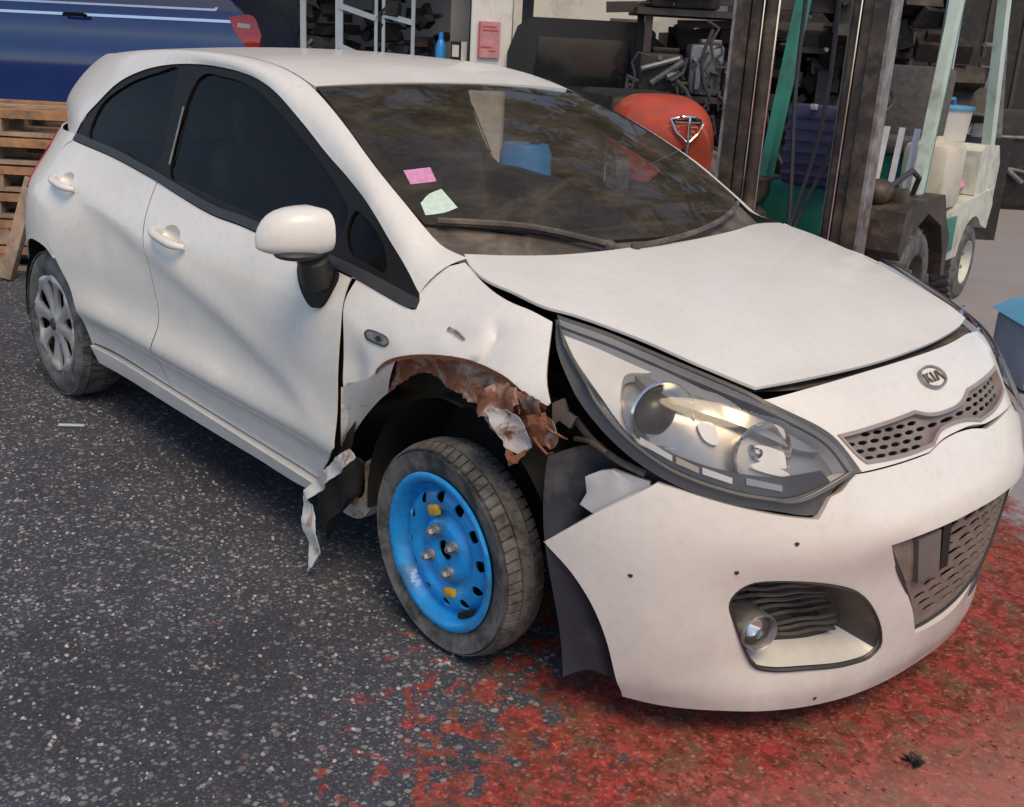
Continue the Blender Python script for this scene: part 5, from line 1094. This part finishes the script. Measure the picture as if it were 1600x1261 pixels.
MB().box((0, 0, .20), (.42, .28, .40), bev=.045).build('canister_body', 'canister', jc); MB().lathe([(0, .40), (.03, .40), (.03, .43), (0, .43)], 14, 'z', (.12, 0, 0)).build('cap', 'canister', jc); MB().bar((-.10, 0, .415), (.05, 0, .415), .03, .03).build('carry_grip', 'canister', jc)
tb = on_fork('lidded_tub', 'small pale tub with a light blue lid on the back of the forklift', 'tub', (-1.55, .20, 1.02))
MB().lathe([(0, 0), (.13, 0), (.15, .20), (0, .20)], 4, 'z').build('tub_body', 'tub', tb, False); MB().box((0, 0, .215), (.24, .24, .03), Matrix.Rotation(pi/4, 3, 'Z'), bev=.006).build('lid', 'lid_blue', tb); MB().tube([(-.08, 0, .23), (-.06, 0, .27), (.06, 0, .27), (.08, 0, .23)], .012, 6).build('lid_handle', 'lid_blue', tb)
rg = on_fork('rag_pile', 'red and yellow rags beside the lidded tub on the forklift', 'rags', (-1.28, .36, .72))
for k, m_ in enumerate(('red_plastic', 'yellow', 'pink', 'red_plastic')):
    b = MB(); b.ball((-.06*k+.05, .03*k-.05, .03), (.075, .055, .045), 12, 8); b.v = [(x+random.gauss(0, .006), y+random.gauss(0, .006), z+random.gauss(0, .005)) for x, y, z in b.v]; b.build('rag', m_, rg)
# perforated steel post and dark machinery at the right edge
pp = yard('perforated_post', 'grey perforated steel post behind the forklift', 'post', 3.25, 9.0)
holes = [ell((0, z), .014, .02, 8) for z in np.arange(.9, 2.3, .075)]
panel('web', lambda u, v: (u, 0*u, v), [(-.05, 0), (.05, 0), (.05, 2.4), (-.05, 2.4)], 'rack', pp, holes=holes, thick=.01, res=.2)
for s in (-1, 1): MB().box((s*.056, .02, 1.2), (.01, .05, 2.4)).build('flange', 'rack', pp, False)
for i, (r, d, sx, sz, lb_) in enumerate(((3.9, 11.5, 1.3, .75, 'dark machine frame at the right edge beyond the forklift'), (5.0, 12.6, 1.6, 1.1, 'low dark scrap container far behind the forklift'))):
    part_box('machine_part', lb_, 'machine', r, d, 0, (sx, .9, sz), 'scrap')
gp_ = yard('steel_gusset', 'pale triangular steel plate at the upper right edge', 'plate', 4.05, 10.0)
MB().prism([(-.12, .9), (.16, .9), (.05, 1.75), (-.03, 1.75)], -.01, .01, 'y').build('plate', 'scrap2', gp_, False); MB().box((0, .1, .45), (.5, .3, .9)).build('foot', 'scrap', gp_, False)
hs = MB(); h2 = MB()
for k in range(120):
    c = Y(random.uniform(2.35, 3.9), random.uniform(9.6, 11.2), random.uniform(.9, 2.25)); R = Matrix.Rotation(random.random()*6, 3, 'Z') @ Matrix.Rotation(random.random()*3, 3, 'X')
    if k % 3: hs.box(c, (random.uniform(.15, .5), random.uniform(.08, .3), random.uniform(.05, .25)), R)
    else:
        u_ = R @ Vector((random.uniform(.03, .16), 0, 0)); h2.tube([c-u_-DH*.2, c+u_-DH*.2], random.uniform(.006, .02), 6)
for z in (.88, 1.55): hs.box(Y(3.1, 10.5, z), (1.7, 1.0, .05), Matrix.Rotation(YROT, 3, 'Z'))
tag(hs.build('piled_parts', 'scrap', None, False), kind='stuff'); tag(h2.build('scrap_rods', 'scrap2', None), kind='stuff')
# blue-lidded bin at the right edge, on a dark red block
bn = yard('lidded_bin', 'blue grey plastic bin with a blue lid at the right edge of the red ground', 'bin', 2.62, 5.25)
MB().box((.18, .1, .17), (.62, .45, .32), bev=.03).build('bin_body', 'bluegrey', bn); b = MB().prism([(-.15, .33), (.52, .33), (.50, .40), (.12, .42), (-.06, .38)], -.14, .34, 'y'); b.build('lid', 'lid_blue', bn, angle=20)
# trees behind the yard wall, taller than the picture: the glass mirrors them
M['leaf'] = mat('tree_leaves', (.075, .085, .030), .7, vary=.5, scale=3)
M['bark'] = mat('tree_bark', (.10, .07, .05), .9, vary=.3, bump=.3)
def tree(label, r, d, h, w):
    t = yard('tree', label, 'tree', r, d, 0, random.random()*6, 'trees behind the yard')
    b = MB(); b.tube([(0, 0, 0), (.1, .05, h*.3), (.05, .2, h*.6), (.2, .1, h*.9)], [.28, .22, .14, .04], 8)
    for k in range(7): a = k*2.4; z = h*(.3+.08*k); b.tube([(.08, .1, z), (w*.35*cos(a), w*.35*sin(a), z+h*.10), (w*.7*cos(a), w*.7*sin(a), z+h*.16)], [.10, .06, .02], 6)
    b.build('trunk', 'bark', t)
    V = []; F = []
    for k in range(46):
        a, e = random.random()*6.28, random.random(); rad = w*(.25+.75*random.random()**.6)*(1-.35*abs(e-.4)); c = Vector((rad*cos(a), rad*sin(a), h*(.28+.72*e)))
        for q in range(70):
            p = c+Vector((random.gauss(0, .34), random.gauss(0, .34), random.gauss(0, .28))); s = random.uniform(.12, .28)
            R = Matrix.Rotation(random.random()*6, 3, 'Z') @ Matrix.Rotation(random.random()*3, 3, 'X'); i = len(V)
            V += [p+R @ Vector(v) for v in ((-s, 0, 0), (0, -s*.5, 0), (s, 0, 0), (0, s*.5, s*.2))]; F.append((i, i+1, i+2, i+3))
    mesh_obj('crown', V, F, 'leaf', t, False)
NAMES = ('leftmost', 'second from the left', 'third from the left', 'third from the right', 'second from the right', 'rightmost')
for i, (r, d, h, w) in enumerate(((-9.5, 19, 12, 3.2), (-5.2, 19.5, 14, 3.4), (-1.4, 19, 15, 3.5), (2.6, 19.5, 13, 3.4), (6.6, 19, 15, 3.6), (11, 20, 13, 3.4))):
    tree(NAMES[i]+' of the tall leafy trees behind the yard buildings', r, d, h, w)
